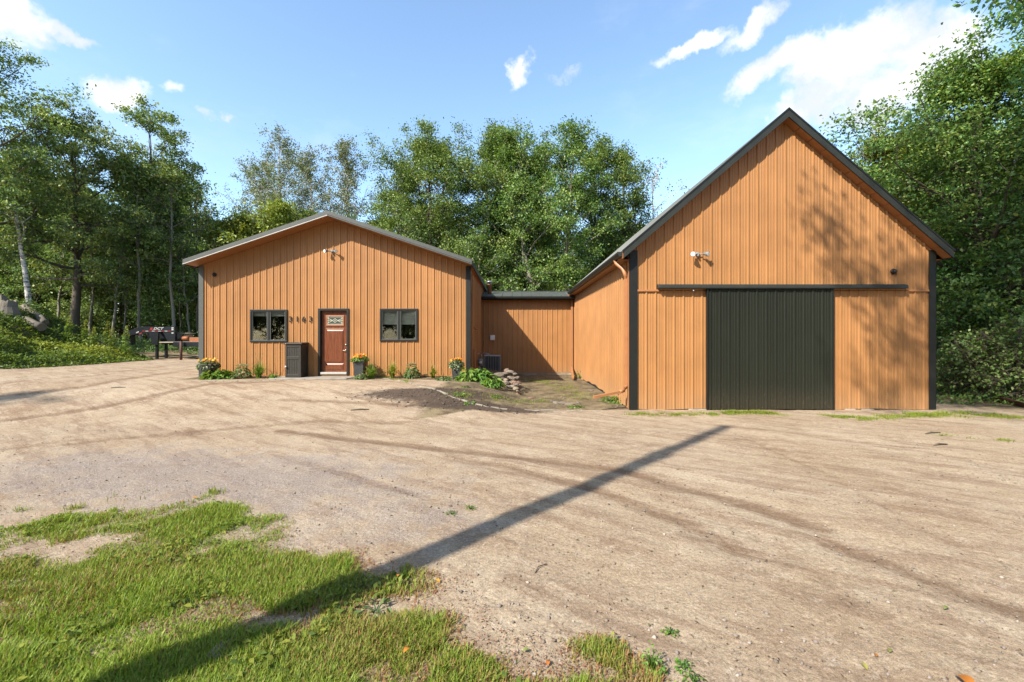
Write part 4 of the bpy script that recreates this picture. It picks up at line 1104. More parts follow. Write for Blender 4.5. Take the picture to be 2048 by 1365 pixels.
for i, (px, py, r) in enumerate(((1182, 782, .09), (1062, 797, .08), (1080, 799, .06), (1112, 806, .10), (1125, 808, .12), (1140, 809, .10), (1156, 806, .09), (1104, 803, .07))):
    x, y = G(px, py)
    rock('stone', 'lone pale stone near the barn downspout' if i == 0 else 'flat pale stone half buried in the bare bed', 'stone', (x, y, gzf(x, y) + r * .12), r, 90 + i, None if i == 0 else 'flat stones half buried in the bed', (1.5, 1.0, .45))

# ---------------------------------------------------------------- gooseneck trailer and its load
TD = 26.6
def T(px, py, D=TD): return P(px, py, D)
tz = HOUSE_Z
trl = thing('gooseneck_trailer', 'black gooseneck trailer with red and white reflective tape at the wood edge', 'trailer', (T(340, 700).x, TD, tz))
for k, D in enumerate((26.2, 26.9)):
    yy = D
    xa, xb, xc = T(262, 0).x - .2 * k, T(298, 0).x - .3 * k, T(360, 0).x - .5 * k
    zt, zb_ = T(0, 654).z, T(0, 664.5).z
    m = MB(); m.prism([(xa, yy, zt - .52), (xa, yy, zt - .30), (xb - .35, yy, zt - .06), (xb, yy, zt), (xc, yy, zt), (xc, yy, zb_), (xb + .1, yy, zb_), (xa + .25, yy, zb_ - .22)], (0, .12, 0))
    m.build('neck_beam', M['trailer'], trl)
    m = MB()
    for pa, pb, pc, pd in ((308, 327, 327, 315), (336, 358, 358, 348)):
        m.prism([(T(pa, 0).x, yy + .01, zb_), (T(pb, 0).x, yy + .01, zb_), (T(pc, 0).x - .05, yy + .01, T(0, 690).z), (T(pd, 0).x, yy + .01, T(0, 690).z)], (0, .1, 0))
    m.build('upright', M['trailer'], trl)
    MB().box(T(353, 0).x - .3 * k, T(361, 0).x - .5 * k, yy - .04, yy + .15, T(0, 688).z, zt + .03).build('headboard_post', M['trailer'], trl)
    MB().box(T(318, 0).x, T(322, 0).x, yy + .12, yy + .24, gzf(T(320, 0).x, yy), T(0, 688).z).build('jack_leg', M['trailer'], trl)
MB().box(T(258, 0).x, T(267, 0).x, 26.4, 26.75, T(0, 690).z, T(0, 668).z).box(T(260, 0).x, T(267, 0).x, 26.2, 27.0, T(0, 672).z, T(0, 668).z).build('coupler', M['trailer'], trl)
MB().box(T(310, 0).x, T(312, 0).x, 26.2, 27.0, T(0, 664).z, T(0, 657).z).box(T(352, 0).x, T(358, 0).x, 26.2, 27.0, T(0, 690).z, T(0, 684).z).build('cross_member', M['trailer'], trl)
xd0, xd1 = T(338, 0).x, -13.0
zdk = T(0, 684).z
MB().box(xd0 + .9, xd1, 25.75, 25.85, zdk - .28, zdk).box(xd0 + .9, xd1, 28.05, 28.15, zdk - .28, zdk).build('deck_rail', M['trailer'], trl)
for k in range(14):
    y = 25.87 + k * .155
    MB().box(xd0, xd1 - .02, y, y + .148, zdk - .05, zdk + .01).build('plank', M['deck'], trl)
for xw in (-15.2, -14.3):
    for yw in (25.95, 27.95):
        w = MB(); w.lathe((xw, yw - .11, tz + .40), [(.2, .0), (.38, .0), (.40, .03), (.40, .19), (.38, .22), (.2, .22)], 20, 'y'); wl = w.build('wheel', M['dark'], trl)
        MB().lathe((xw, yw - .115, tz + .40), [(.05, 0), (.19, .01), (.19, .2)], 16, 'y').build('rim', M['steel'], wl)
for k in range(11):
    x = T(296, 0).x + k * .19
    if k > 9: break
    MB().box(x, x + .17, 26.185, 26.197, T(0, 663.4).z, T(0, 662.2).z).build('reflective_tape', M['tape' if k % 2 else 'red_tape'], trl)
for k, (px, py) in enumerate(((275, 664.5), (281, 667))):
    p = T(px, py, 26.19); MB().beam((p.x - .08, 26.19, p.z - .05), (p.x + .08, 26.19, p.z + .02), .012, .06).build('reflective_tape', M['red_tape' if k else 'tape'], trl)
for py in (656.5, 660, 666.5): MB().box(T(354.5, 0).x, T(358.5, 0).x, 26.148, 26.157, T(0, py + 1.3).z, T(0, py - 1.2).z).build('sticker', M['tape'], trl)
me = text_mesh('DCT', .26, .004, .35); me.materials.clear(); me.materials.append(M['tape'])
o = bpy.data.objects.new('lettering', me); COL.objects.link(o); o.parent = trl; o.rotation_euler = (R(90), 0, 0); o.location = Vector((T(327, 0).x, 26.19, T(0, 658).z)) - ORIG_OF(trl); o.scale = (1.05, .75, 1)
p = T(314.5, 658.3); MB().prism([(p.x - .13, 26.186, p.z - .06), (p.x + .10, 26.186, p.z - .06), (p.x + .02, 26.186, p.z + .02), (p.x + .12, 26.186, p.z + .07), (p.x - .06, 26.186, p.z + .07)], (0, .008, 0)).build('emblem', M['red_tape'], trl)
# loads
spx = T(377, 0, 26.9).x
spool = thing('cable_spool', 'grey wooden cable spool on the trailer deck', 'spool', (spx, 26.9, zdk + .01))
MB().lathe((spx, 26.9, zdk + .01), [(.33, 0), (.33, .04)], 24).build('lower_flange', M['deck'], spool)
MB().lathe((spx, 26.9, zdk + .05), [(.2, 0), (.2, .44)], 20).build('drum', M['deck'], spool)
MB().lathe((spx, 26.9, zdk + .49), [(.36, 0), (.36, .045)], 24).build('upper_flange', M['deck'], spool)
a = T(362, 0, 26.4).x
pp = MB(); pp.tube([(a, 26.5, zdk + .22), (a + .25, 26.5, zdk + .22), (a + .4, 26.5, zdk + .22)], .11, 14)
tag(pp.build('orange_pipe', M['orange_paint']), 'short orange pipe end beside the cable spool', 'pipe')
bd = MB(); bd.box(T(386, 0).x, -16.2, 26.3, 26.36, zdk + .012, zdk + .26)
tag(bd.build('orange_board', M['orange_paint'], bevel=.01), 'long orange board standing on the trailer deck', 'board')
ps = MB(); x = T(362, 0, 25.6).x; z0 = gzf(x, 25.6); ps.tube([(x, 25.6, z0 - .1), (x, 25.6, T(0, 683, 25.6).z)], [.07, .065], 10)
tag(ps.build('rusty_post', M['rust']), 'rusty brown post standing before the trailer deck', 'post')

# logs on the bank
def log(label, a, b, r0, r1, seed):
    rg = random.Random(seed); a = Vector(a); b = Vector(b); pts = []; rad = []
    for k in range(8):
        t = k / 7; pts.append(a.lerp(b, t) + Vector((rg.uniform(-.03, .03), 0, rg.uniform(-.03, .03)))); rad.append((r0 + (r1 - r0) * t) * rg.uniform(.93, 1.08))
    t = MB(); t.tube(pts, rad, 14); o = t.build('log', M['log']); tag(o, label, 'log')
def rest(px, D, up):
    x = (px - 1024) * D / F; return (x, D, gzf(x, D) + up)
p1, p2 = rest(-30, 23.9, .70), rest(84, 23.2, .62)
log('long grey weathered log lying on the bank', p1, p2, .34, .22, 1)
log('shorter pale log resting behind the stump', rest(48, 24.4, .62), rest(92, 23.9, .6), .2, .17, 2)
sx = P(16, 630, 23.2)
stm = thing('tree_stump', 'broken upright tree stump with jagged top on the bank', 'stump', (sx.x, sx.y, gzf(sx.x, sx.y)))
m = MB(); n = 16; rg = random.Random(3); zg = gzf(sx.x, sx.y)
rings = [(-.1, .55), (.3, .46), (.6, .38), (.85, .33)]
vs = [(sx.x + r * rg.uniform(.9, 1.1) * math.cos(6.283 * k / n), sx.y + r * math.sin(6.283 * k / n), zg + h) for h, r in rings for k in range(n)]
top = [(sx.x + .27 * math.cos(6.283 * k / n) + .05, sx.y + .27 * math.sin(6.283 * k / n), zg + .85 + rg.uniform(.03, .2) + (.3 if 6 < k < 11 else 0)) for k in range(n)]
m.add(vs + top + [(sx.x, sx.y, zg + .8)], [(i * n + k, i * n + (k + 1) % n, (i + 1) * n + (k + 1) % n, (i + 1) * n + k) for i in range(4) for k in range(n)] + [(4 * n + k, 4 * n + (k + 1) % n, 5 * n) for k in range(n)])
m.build('trunk_base', M['log'], stm)
# ---------------------------------------------------------------- trees
class Tubes:
    def __init__(s): s.v = []; s.f = []; s.n = 0
    def add(s, pts, rad, n):
        pts = np.asarray(pts); rad = np.asarray(rad); m = len(pts)
        t = np.gradient(pts, axis=0); t = unit(t)
        ref = np.where(np.abs(t[:, 2:3]) > .9, np.array([[1., 0, 0]]), np.array([[0, 0, 1.]]))
        a = unit(np.cross(t, ref)); b = np.cross(t, a)
        th = np.linspace(0, 2 * np.pi, n + 1)[:-1]
        ring = pts[:, None] + rad[:, None, None] * (a[:, None] * np.cos(th)[None, :, None] + b[:, None] * np.sin(th)[None, :, None])
        i = np.arange(m - 1)[:, None] * n; k = np.arange(n)[None]
        k2 = (k + 1) % n
        f = np.stack([i + k, i + k2, i + n + k2, i + n + k], -1).reshape(-1, 4) + s.n
        s.v.append(ring.reshape(-1, 3)); s.f.append(f); s.n += m * n
    def mesh(s, name): return mesh_np(name, np.concatenate(s.v).astype(np.float32), np.concatenate(s.f).astype(np.int32), smooth=True)

def grow(name, H, r0, cb, Rr, nl, nleaf, ls, up=.5, wander=.02, prof=None, sec=6, ter=4, sig=.32, seed=1, lean=(0., 0.), flat=.55, side=None, bare=0.0, trunk_leaf=0.0, lw=.62, tip=1.0, gap=0.0):
    rg = np.random.default_rng(seed)
    prof = prof or (lambda s: np.sin(np.pi * (0.18 + 0.78 * s)) ** .8)
    tb = Tubes(); n = 14; t = np.linspace(0, 1, n)
    w = np.cumsum(rg.normal(0, wander * H / n * 2.2, (n, 2)), 0); w -= w[0]
    tp = np.stack([w[:, 0] + lean[0] * H * t ** 1.2, w[:, 1] + lean[1] * H * t ** 1.2, t * H * .97], 1)
    trad = r0 * ((1 - t) ** .8) + .015; trad[0] *= 1.35; trad[1] *= 1.05
    tp[0, 2] -= .3
    tb.add(tp, trad, 9)
    at = lambda q: np.array([np.interp(q, t, tp[:, i]) for i in range(3)])
    anchors = []; wts = []
    for i in range(nl):
        q = cb + (.985 - cb) * ((i + rg.random()) / nl); s = (q - cb) / (1 - cb)
        if rg.random() < gap: continue
        az = i * 2.39996 + rg.normal(0, .35)
        L = Rr * prof(s) * rg.uniform(.7, 1.18) + .35
        if side is not None: L *= 1 + side[1] * math.cos(az - side[0])
        el = up + (1.15 - up) * s ** 1.6 + rg.normal(0, .13)
        d = np.array([math.cos(az) * math.cos(el), math.sin(az) * math.cos(el), math.sin(el)])
        p = at(q); pts = [p]; k = 7
        for j in range(k):
            d = unit(d + rg.normal(0, .13, 3) + np.array([0, 0, .05])); p = p + d * L / k; pts.append(p)
        pts = np.array(pts); rr = np.interp(q, t, trad) * .52; tb.add(pts, np.linspace(rr, .012, k + 1), 6)
        lt = np.linspace(0, 1, k + 1); ns = max(3, int(sec * (.5 + L / Rr * .7)))
        for j in range(ns):
            s2 = .22 + .78 * (j + rg.random()) / ns; b = np.array([np.interp(s2, lt, pts[:, c]) for c in range(3)])
            d2 = unit(d * .7 + unit(rg.normal(0, 1, 3)) * .95 + np.array([0, 0, .12])); L2 = max(.45, L * .36 * (1.15 - .55 * s2) * rg.uniform(.6, 1.4))
            q2 = [b]; dd = d2
            for m in range(3): dd = unit(dd + rg.normal(0, .18, 3)); q2.append(q2[-1] + dd * L2 / 3)
            q2 = np.array(q2); tb.add(q2, np.linspace(max(.012, rr * .3 * (1 - s2 * .6)), .006, 4), 4)
            anchors += [q2[2], q2[3]]; wts += [.7, 1.]
            for m in range(ter):
                b3 = q2[1] + (q2[3] - q2[1]) * rg.random(); d3 = unit(dd * .5 + rg.normal(0, .75, 3)); e3 = b3 + d3 * rg.uniform(.25, .75) * (.5 + L2 * .3)
                tb.add(np.array([b3, (b3 + e3) / 2 + rg.normal(0, .03, 3), e3]), np.array([.009, .006, .004]), 3)
                anchors += [e3, (b3 + e3) / 2]; wts += [1.1, .6]
    anchors = np.array(anchors); wts = np.array(wts)
    if bare:                                   # some twigs have lost their leaves
        hk = (anchors[:, 2] - anchors[:, 2].min()) / np.ptp(anchors[:, 2]); wts = wts * np.where(rg.random(len(wts)) < bare * (.3 + hk), .03, 1)
    # leaves sit in uneven clumps
    wts = wts * (rg.random(len(wts)) ** 1.3 + .05); wts /= wts.sum()
    idx = rg.choice(len(anchors), nleaf, p=wts)
    pos = anchors[idx] + rg.normal(0, 1, (nleaf, 3)) * sig * np.array([1, 1, flat]) * rg.uniform(.4, 1.25, (nleaf, 1))
    if trunk_leaf:
        nt_ = int(nleaf * trunk_leaf); q = rg.uniform(.12, .8, nt_); pt = np.stack([np.interp(q, t, tp[:, i]) for i in range(3)], 1); a = rg.uniform(0, 6.28, nt_); rad_ = r0 * 1.2 + np.abs(rg.normal(0, .45, nt_))
        pos[:nt_] = pt + np.stack([np.cos(a) * rad_, np.sin(a) * rad_, rg.normal(0, .2, nt_)], 1)
    ctr = np.array([tp[-1, 0] * .7, tp[-1, 1] * .7, H * (cb + .35)])
    out = unit(pos - ctr)
    nrm = unit(rg.normal(0, .85, (nleaf, 3)) + np.array([0, 0, .55]) + out * .45)
    ax = unit(rg.normal(0, .7, (nleaf, 3)) + out * .5 + np.array([0, 0, -.25]))
    v, f = kites(pos, nrm, ax, ls * rg.uniform(.6, 1.25, nleaf), lw, .10)
    clump = rg.normal(0, .17, len(anchors))[idx]
    tint = np.clip(.45 + clump * 1.25 + rg.normal(0, .2, nleaf), 0, 1)
    return tb.mesh(name + '_trunk'), mesh_np(name + '_crown', v.astype(np.float32), f.astype(np.int32), np.repeat(tint, 4))

def plant_tree(proto, label, x, y, scale=1.0, rot=0.0, group=None, bark='bark', leaf='leaf_maple', name='tree', z=None, zs=1.0):
    tm, cm = PROTO[proto]
    t = thing(name, label, 'tree', (x, y, gzf(x, y) if z is None else z), group)
    t.rotation_euler = (0, 0, rot); t.scale = (scale, scale, scale * zs)
    for nm, me, mt in (('trunk', tm, bark), ('crown', cm, leaf)):
        if not me.materials: me.materials.append(M[mt])
        o = bpy.data.objects.new(nm, me); COL.objects.link(o); o.parent = t
        if me.materials[0] != M[mt]:
            o.material_slots[0].link = 'OBJECT'; o.material_slots[0].material = M[mt]
    return t
PROTO = {}
PROTO['oak'] = grow('oak', 18, .34, .30, 7.8, 32, 46000, .18, up=.22, wander=.035, sec=8, ter=5, sig=.36, seed=3, flat=.4, prof=lambda s: .55 + .5 * math.sin(math.pi * min(1, .25 + .75 * s)) - .35 * s)
PROTO['oak_small'] = grow('oak_small', 15, .30, .30, 5.8, 30, 32000, .18, up=.25, wander=.03, sec=7, ter=4, sig=.34, seed=23, flat=.4)
PROTO['ivy'] = grow('ivy', 17, .20, .40, 4.6, 24, 24000, .18, up=.55, wander=.02, sec=7, ter=4, sig=.26, seed=5, flat=.5, trunk_leaf=.42, gap=.12, prof=lambda s: .25 + 1.0 * math.sin(math.pi * min(1, .2 + s * .8)) * s ** .4)
PROTO['maple'] = grow('maple', 17, .26, .14, 6.4, 46, 64000, .17, up=.45, sec=7, ter=5, sig=.36, seed=8, flat=.6)
PROTO['maple_b'] = grow('maple_b', 17, .24, .25, 4.8, 32, 32000, .17, up=.6, sec=7, ter=4, sig=.33, seed=9, lean=(-.18, .02), flat=.6, gap=.08, wander=.03)
PROTO['maple_c'] = grow('maple_c', 17.5, .20, .26, 4.2, 32, 27000, .17, up=.75, sec=6, ter=4, sig=.32, seed=10, lean=(.08, 0), flat=.6, gap=.1, wander=.03)
PROTO['aspen'] = grow('aspen', 20, .17, .25, 4.6, 42, 19000, .16, up=.72, sec=6, ter=4, sig=.27, seed=12, flat=.8, bare=.5)
PROTO['aspen_b'] = grow('aspen_b', 19, .16, .28, 3.7, 38, 14500, .16, up=.8, sec=6, ter=4, sig=.25, seed=13, flat=.8, bare=.4)
PROTO['bare'] = grow('bare', 13, .09, .35, 2.6, 16, 700, .15, up=.7, sec=5, ter=4, sig=.12, seed=14, wander=.04)
PROTO['elm'] = grow('elm', 13.5, .24, .08, 5.4, 50, 78000, .155, up=.28, sec=8, ter=5, sig=.42, seed=16, flat=.35, prof=lambda s: .62 + .45 * math.sin(math.pi * min(1, .1 + .95 * s)) - .45 * s ** 2)
PROTO['elm_b'] = grow('elm_b', 16, .26, .50, 4.6, 32, 40000, .15, up=.25, sec=8, ter=5, sig=.33, seed=17, flat=.35)
PROTO['shade'] = grow('shade', 18.6, .26, .56, 4.0, 36, 33000, .15, up=.2, sec=8, ter=5, sig=.34, seed=17, flat=.4, side=(math.pi, .5))
PROTO['slim'] = grow('slim', 12, .10, .45, 1.9, 16, 3400, .16, up=.5, sec=5, ter=3, sig=.26, seed=18, flat=.45, wander=.03)
PROTO['slim_b'] = grow('slim_b', 10, .085, .4, 1.8, 13, 2400, .16, up=.4, sec=5, ter=3, sig=.26, seed=19, flat=.4, wander=.045, lean=(.06, 0))
PROTO['birch'] = grow('birch', 11.5, .17, .55, 1.9, 12, 2600, .15, up=.6, sec=5, ter=3, sig=.28, seed=20, flat=.6, lean=(-.12, 0), wander=.012)
PROTO['wood'] = grow('wood', 13, .17, .08, 4.2, 30, 17000, .24, up=.4, sec=6, ter=3, sig=.45, seed=21, flat=.5)
PROTO['shrub'] = grow('shrub', 2.0, .035, .02, 1.15, 22, 2100, .125, up=.5, sec=5, ter=4, sig=.14, seed=22, flat=.5, wander=.05, lw=.68)
PROTO['shrub_b'] = grow('shrub_b', 3.2, .05, .02, 1.4, 24, 3400, .14, up=.5, sec=6, ter=4, sig=.18, seed=26, flat=.45, wander=.05)
def XD(px, D): return (px - 1024) * D / F, D

# left wood edge
plant_tree('oak', 'tall spreading oak reaching in from the left photo edge', *XD(-75, 26), .88, 2.2, leaf='leaf_oak', name='oak_tree')
plant_tree('oak_small', 'dark oak with thick trunk behind the weedy bank', *XD(150, 31), 1.0, .6, leaf='leaf_oak', name='oak_tree')
plant_tree('ivy', 'vine covered tree with broad open top left of the house', *XD(302, 33), 1.0, 1.1, leaf='leaf_oak', name='tree')
plant_tree('birch', 'leaning white birch behind the logs', *XD(66, 27.5), 1.0, .0, leaf='leaf_dark', bark='birch', name='birch_tree')
plant_tree('bare', 'nearly bare thin tree against the sky by the house eave', *XD(392, 34), 1.0, 2.0, leaf='leaf_oak', bark='bark', name='tree')
slim = [(183, 33, 'slim', .9, 'bark_pale', 'slender pale trunk nearest the thick oak'), (222, 32, 'slim_b', 1.0, 'bark_pale', 'crooked slender sapling left of the trailer nose'), (253, 33, 'slim_b', .8, 'bark_pale', 'short pale dead trunk above the trailer nose'),
        (283, 32.5, 'slim', 1.1, 'bark_pale', 'pale stout trunk standing behind the trailer neck'), (299, 34, 'slim', 1.0, 'bark', 'dark thin trunk right of the pale stout one'), (344, 32.5, 'slim', 1.15, 'bark_pale', 'forked pale trunk above the trailer letters'),
        (384, 33.5, 'slim_b', .85, 'bark_pale', 'short bent pale trunk beside the house corner'), (105, 33, 'slim_b', 1.0, 'bark_pale', 'crooked pale sapling between birch and oak'), (366, 36, 'slim', .8, 'bark_pale', 'thin trunk deep in shade by the house corner')]
for px, D, pr, s_, bk, lb in slim:
    plant_tree(pr, lb, *XD(px, D), s_, px * .37, leaf='leaf_dark', bark=bk, name='slender_tree')
# trees out of the picture to the left: their shade lies on the drive and the wood edge
for i, (x, y, s_) in enumerate(((-22.5, 1.2, .60), (-47, 17, .7))):
    plant_tree('oak', 'oak standing beyond the left photo edge', x, y, s_, i * 1.3, 'oaks beyond the left photo edge', leaf='leaf_oak', name='oak_tree')
# behind the house: aspens, pale green maples
plant_tree('aspen', 'thinning pale aspen behind the left roof slope', *XD(560, 43), 1.03, .4, leaf='leaf_aspen', bark='birch', name='aspen_tree')
plant_tree('aspen_b', 'pale aspen just left of the house ridge', *XD(622, 42), 1.0, 1.9, leaf='leaf_aspen', bark='birch', name='aspen_tree')
plant_tree('aspen_b', 'slim white trunked aspen standing above the house ridge', *XD(704, 42), 1.04, 3.0, leaf='leaf_aspen', bark='birch', name='aspen_tree')
plant_tree('aspen', 'leafless topped aspen at the left of the aspens', *XD(525, 46), .92, 2.6, leaf='leaf_aspen', bark='birch', name='aspen_tree')
plant_tree('wood', 'yellow green young tree over the left roof slope', *XD(470, 36), .80, .2, leaf='leaf_bright', name='young_tree')
plant_tree('wood', 'yellow green young tree left of the aspens above the eave', *XD(560, 37), .92, 1.5, leaf='leaf_bright', name='young_tree')
plant_tree('maple', 'dense round maple over the right roof slope', *XD(868, 34), .91, 1.0, leaf='leaf_maple', name='maple_tree')
plant_tree('maple', 'tallest dense maple above the connecting building', *XD(985, 37), .98, 3.4, leaf='leaf_maple', name='maple_tree')
plant_tree('maple_b', 'leafy maple between the tallest maple and the pale trunks', *XD(1040, 40), .98, 2.4, leaf='leaf_maple', name='maple_tree')
plant_tree('maple_c', 'slim maple at the left of the maples above the house ridge', *XD(800, 37), .86, 1.2, leaf='leaf_maple', name='maple_tree')
plant_tree('maple_b', 'left leaning pale trunk tree behind the connecting building', *XD(1090, 33.5), .98, .1, leaf='leaf_maple', bark='bark_pale', name='maple_tree')
plant_tree('maple_c', 'pale trunk tree leaning right behind the connecting building', *XD(1120, 34), .98, .2, leaf='leaf_maple', bark='bark_pale', name='maple_tree')
plant_tree('maple_c', 'tall green tree left of the barn roof', *XD(1200, 37), 1.02, 2.2, leaf='leaf_maple', name='maple_tree')
plant_tree('maple_c', 'green tree nearest to the left barn roof slope', *XD(1262, 38), .98, 4.0, leaf='leaf_maple', name='maple_tree')
plant_tree('bare', 'thin leafless tree poking above the barn roof slope', *XD(1305, 38), 1.28, 1.0, leaf='leaf_aspen', bark='birch', name='tree')
plant_tree('slim', 'thin white trunk beside the house rear eave', *XD(958, 31), .75, 1.0, leaf='leaf_maple', bark='bark_pale', name='slender_tree')
# right of the barn
plant_tree('elm', 'large leafy elm with dark trunk right of the barn', *XD(1955, 15.5), .82, .5, leaf='leaf_right', name='elm_tree')
plant_tree('elm', 'leafy elm behind the barn right eave', *XD(1880, 24), .92, 2.5, leaf='leaf_right', name='elm_tree')
plant_tree('maple_b', 'tree with yellowing leaves over the right barn roof', 16.6, 19.0, .56, 1.0, leaf='leaf_bright', name='elm_tree')
plant_tree('elm', 'elm filling the right photo edge', 22.0, 17.5, .82, 4.1, leaf='leaf_right', name='elm_tree')
plant_tree('elm_b', 'tall tree whose twigs hang into the upper right corner', 14.4, 9.4, .84, 3.6, leaf='leaf_right', name='elm_tree')
for i, (px, D, s_, pr, rt) in enumerate(((1925, 13.0, .66, 'shrub', 0), (1975, 12.4, .72, 'shrub', 1.3), (2035, 12.2, .8, 'shrub', 2.4), (2010, 13.8, .72, 'shrub_b', .7), (1905, 14.6, .8, 'shrub_b', 3), (1955, 15.2, 1.2, 'shrub_b', 4.4), (2060, 13.2, 1.1, 'shrub_b', 5))):
    t = plant_tree(pr, ['low shrub nearest the right barn corner', 'broad leaved shrub in front of the elm', 'pale leaved shrub at the right photo edge', 'tall shrub rising behind the broad leaved one', 'dark shrub against the right barn wall', 'dark tall shrub under the elm', 'tall shrub cut by the right photo edge'][i],
                   *XD(px, D), s_, rt, leaf='leaf_shrub' if D < 13.9 else 'leaf_right', name='shrub', bark='bark')
    t['category'] = 'shrub'
# the wood behind, tree by tree
wr = random.Random(4)
for i in range(46):
    u = i / 45; x = -62 + 112 * u + wr.uniform(-1.5, 1.5); y = 44 + wr.uniform(-3, 10)
    if -6 < x < 9: y += 12
    s_ = wr.uniform(1.05, 1.4); qx = 1024 + F * x / y
    if x > -8: s_ *= .85
    if 380 < qx < 830: s_ = min(s_, (CZ + wr.uniform(190, 230) / F * y) / 13.2)
    if 1310 < qx < 1720: continue
    plant_tree('wood', ('green tree of the wood behind the bank and trailer' if qx < 400 else 'green tree top showing over the house roof' if qx < 930 else 'green tree of the wood behind the connecting building' if qx < 1320 else 'green tree deep in the wood right of the barn'), x, y, s_, wr.uniform(0, 6.28), ('trees behind the bank' if qx < 400 else 'tree tops over the house roof' if qx < 930 else 'trees behind the connecting building' if qx < 1320 else 'trees deep right of the barn'), leaf='leaf_dark' if x < -14 else 'leaf_maple', name='wood_tree')
for i in range(14):
    x = -50 + i * 2.4 + wr.uniform(-.8, .8); y = 36 + wr.uniform(-1, 5)
    plant_tree('wood', 'small shaded tree under the left wood edge', x, y, wr.uniform(.5, .72), wr.uniform(0, 6.28), 'small trees under the left wood edge', leaf='leaf_dark', name='wood_tree')
for i in range(9):
    x = 21 + i * 2.9 + wr.uniform(-1, 1); y = 27 + wr.uniform(-2, 8)
    plant_tree('wood', 'leafy tree in the wood right of the barn', x, y, wr.uniform(.75, 1.0), wr.uniform(0, 6.28), 'trees of the wood right of the barn', leaf='leaf_right', name='wood_tree')
for i in range(7):
    x = -9 + i * 2.2 + wr.uniform(-.6, .6); y = 30 + wr.uniform(-1, 4)
    plant_tree('shrub_b', 'bushy undergrowth shrub behind the connecting building', x, y, wr.uniform(1.1, 1.7), wr.uniform(0, 6.28), 'shrubs behind the connecting building', leaf='leaf_maple', name='shrub')['category'] = 'shrub'

plant_tree('shade', 'tall tree standing beyond the right photo edge, shading the barn gable', 5.5, 1.6, 1.06, 0.0, leaf='leaf_right', name='elm_tree')
for i in range(26):  # unseen trees, added to cut the sky light and darken window reflections
    a = R(100 + 160 * i / 25); d = wr.uniform(27, 36); x, y = math.sin(a) * d, math.cos(a) * d
    plant_tree('wood', 'unseen tree added behind the viewer to block sky light', x, y, wr.uniform(.95, 1.25), wr.uniform(0, 6.28), 'unseen trees added behind the viewer to block sky light', leaf='leaf_maple', name='wood_tree')

# ---------------------------------------------------------------- undergrowth and weeds
def scatter(name, n, region, hfun, ls, mat, label, seed, clump=1.0, tintf=None, up=.6, lw=.5):
    rg = np.random.default_rng(seed)
    x = rg.uniform(region[0], region[1], n * 3); y = rg.uniform(region[2], region[3], n * 3)
    h = hfun(x, y) * (1 + clump * 1.2 * vnoise(x, y, 1.1, seed) + .7 * vnoise(x, y, .4, seed + 1))
    ok = (h > .03)
    x, y, h = x[ok][:n], y[ok][:n], h[ok][:n]; m = len(x)
    z = gz(x, y) + h * rg.random(m) ** .7
    pos = np.stack([x, y, z], 1)
    nrm = unit(rg.normal(0, .55, (m, 3)) + np.array([0, -.15, up])); ax = unit(rg.normal(0, .8, (m, 3)) + np.array([0, 0, .45]))
    v, f = kites(pos, nrm, ax, ls * rg.uniform(.5, 1.3, m), lw, .1)
    tint = np.clip(.35 + .9 * vnoise(x, y, 2.2, seed + 5) + rg.normal(0, .15, m) + (tintf(x, y) if tintf else 0), 0, 1)
    o = fast_mesh(name, v, f, M[mat], None, np.repeat(tint, 4)); tag(o, label, name.replace('_', ' '), kind='stuff')
    return o
def bank_h(x, y):
    return (.62 + .62 * np.clip(vnoise(x, y, 1.6, 77) * 2.2, -.6, 1)) * sstep(-20.2, -22.0, x) * sstep(16.2, 19.5, y) * sstep(26.6, 24.0, y) * (1 - .8 * np.exp(-(((x + 26.6) / 2.2) ** 2 + ((y - 23.2) / 1.3) ** 2))) * (1 - .75 * np.exp(-(((x + 21.9) / .7) ** 2 + ((y - 19.4) / 1.3) ** 2)))
scatter('weeds', 52000, (-34, -20.2, 16.5, 28), bank_h, .145, 'leaf_weed', 'green and yellow weeds covering the bank on the left', 31, tintf=lambda x, y: .38 * np.exp(-(((x + 23.3) / 1.5) ** 2 + ((y - 24) / 2.5) ** 2)))
scatter('undergrowth', 30000, (-46, -14, 28.6, 37), lambda x, y: .75 * sstep(28.6, 30.5, y), .16, 'leaf_dark', 'dark green undergrowth along the foot of the left wood', 33)
scatter('thicket', 30000, (-62, -13, 39, 44), lambda x, y: 4.2 + 0 * x, .30, 'leaf_dark', 'dim leafy thicket deep in the left wood', 35)
scatter('thicket', 16000, (14, 50, 30, 36), lambda x, y: 4.5 + 0 * x, .30, 'leaf_right', 'dim leafy thicket deep in the wood right of the barn', 36)
scatter('thicket', 14000, (-80, -16, 56, 61), lambda x, y: 8 + 0 * x, .6, 'leaf_dark', 'far leafy thicket closing the left wood', 37)
scatter('ground_cover', 9000, (10.9, 24, 11.2, 19), lambda x, y: .16 * sstep(11.2, 12.4, y) * sstep(10.9, 11.6, x), .10, 'leaf_shrub', 'low green ground cover right of the barn', 34)
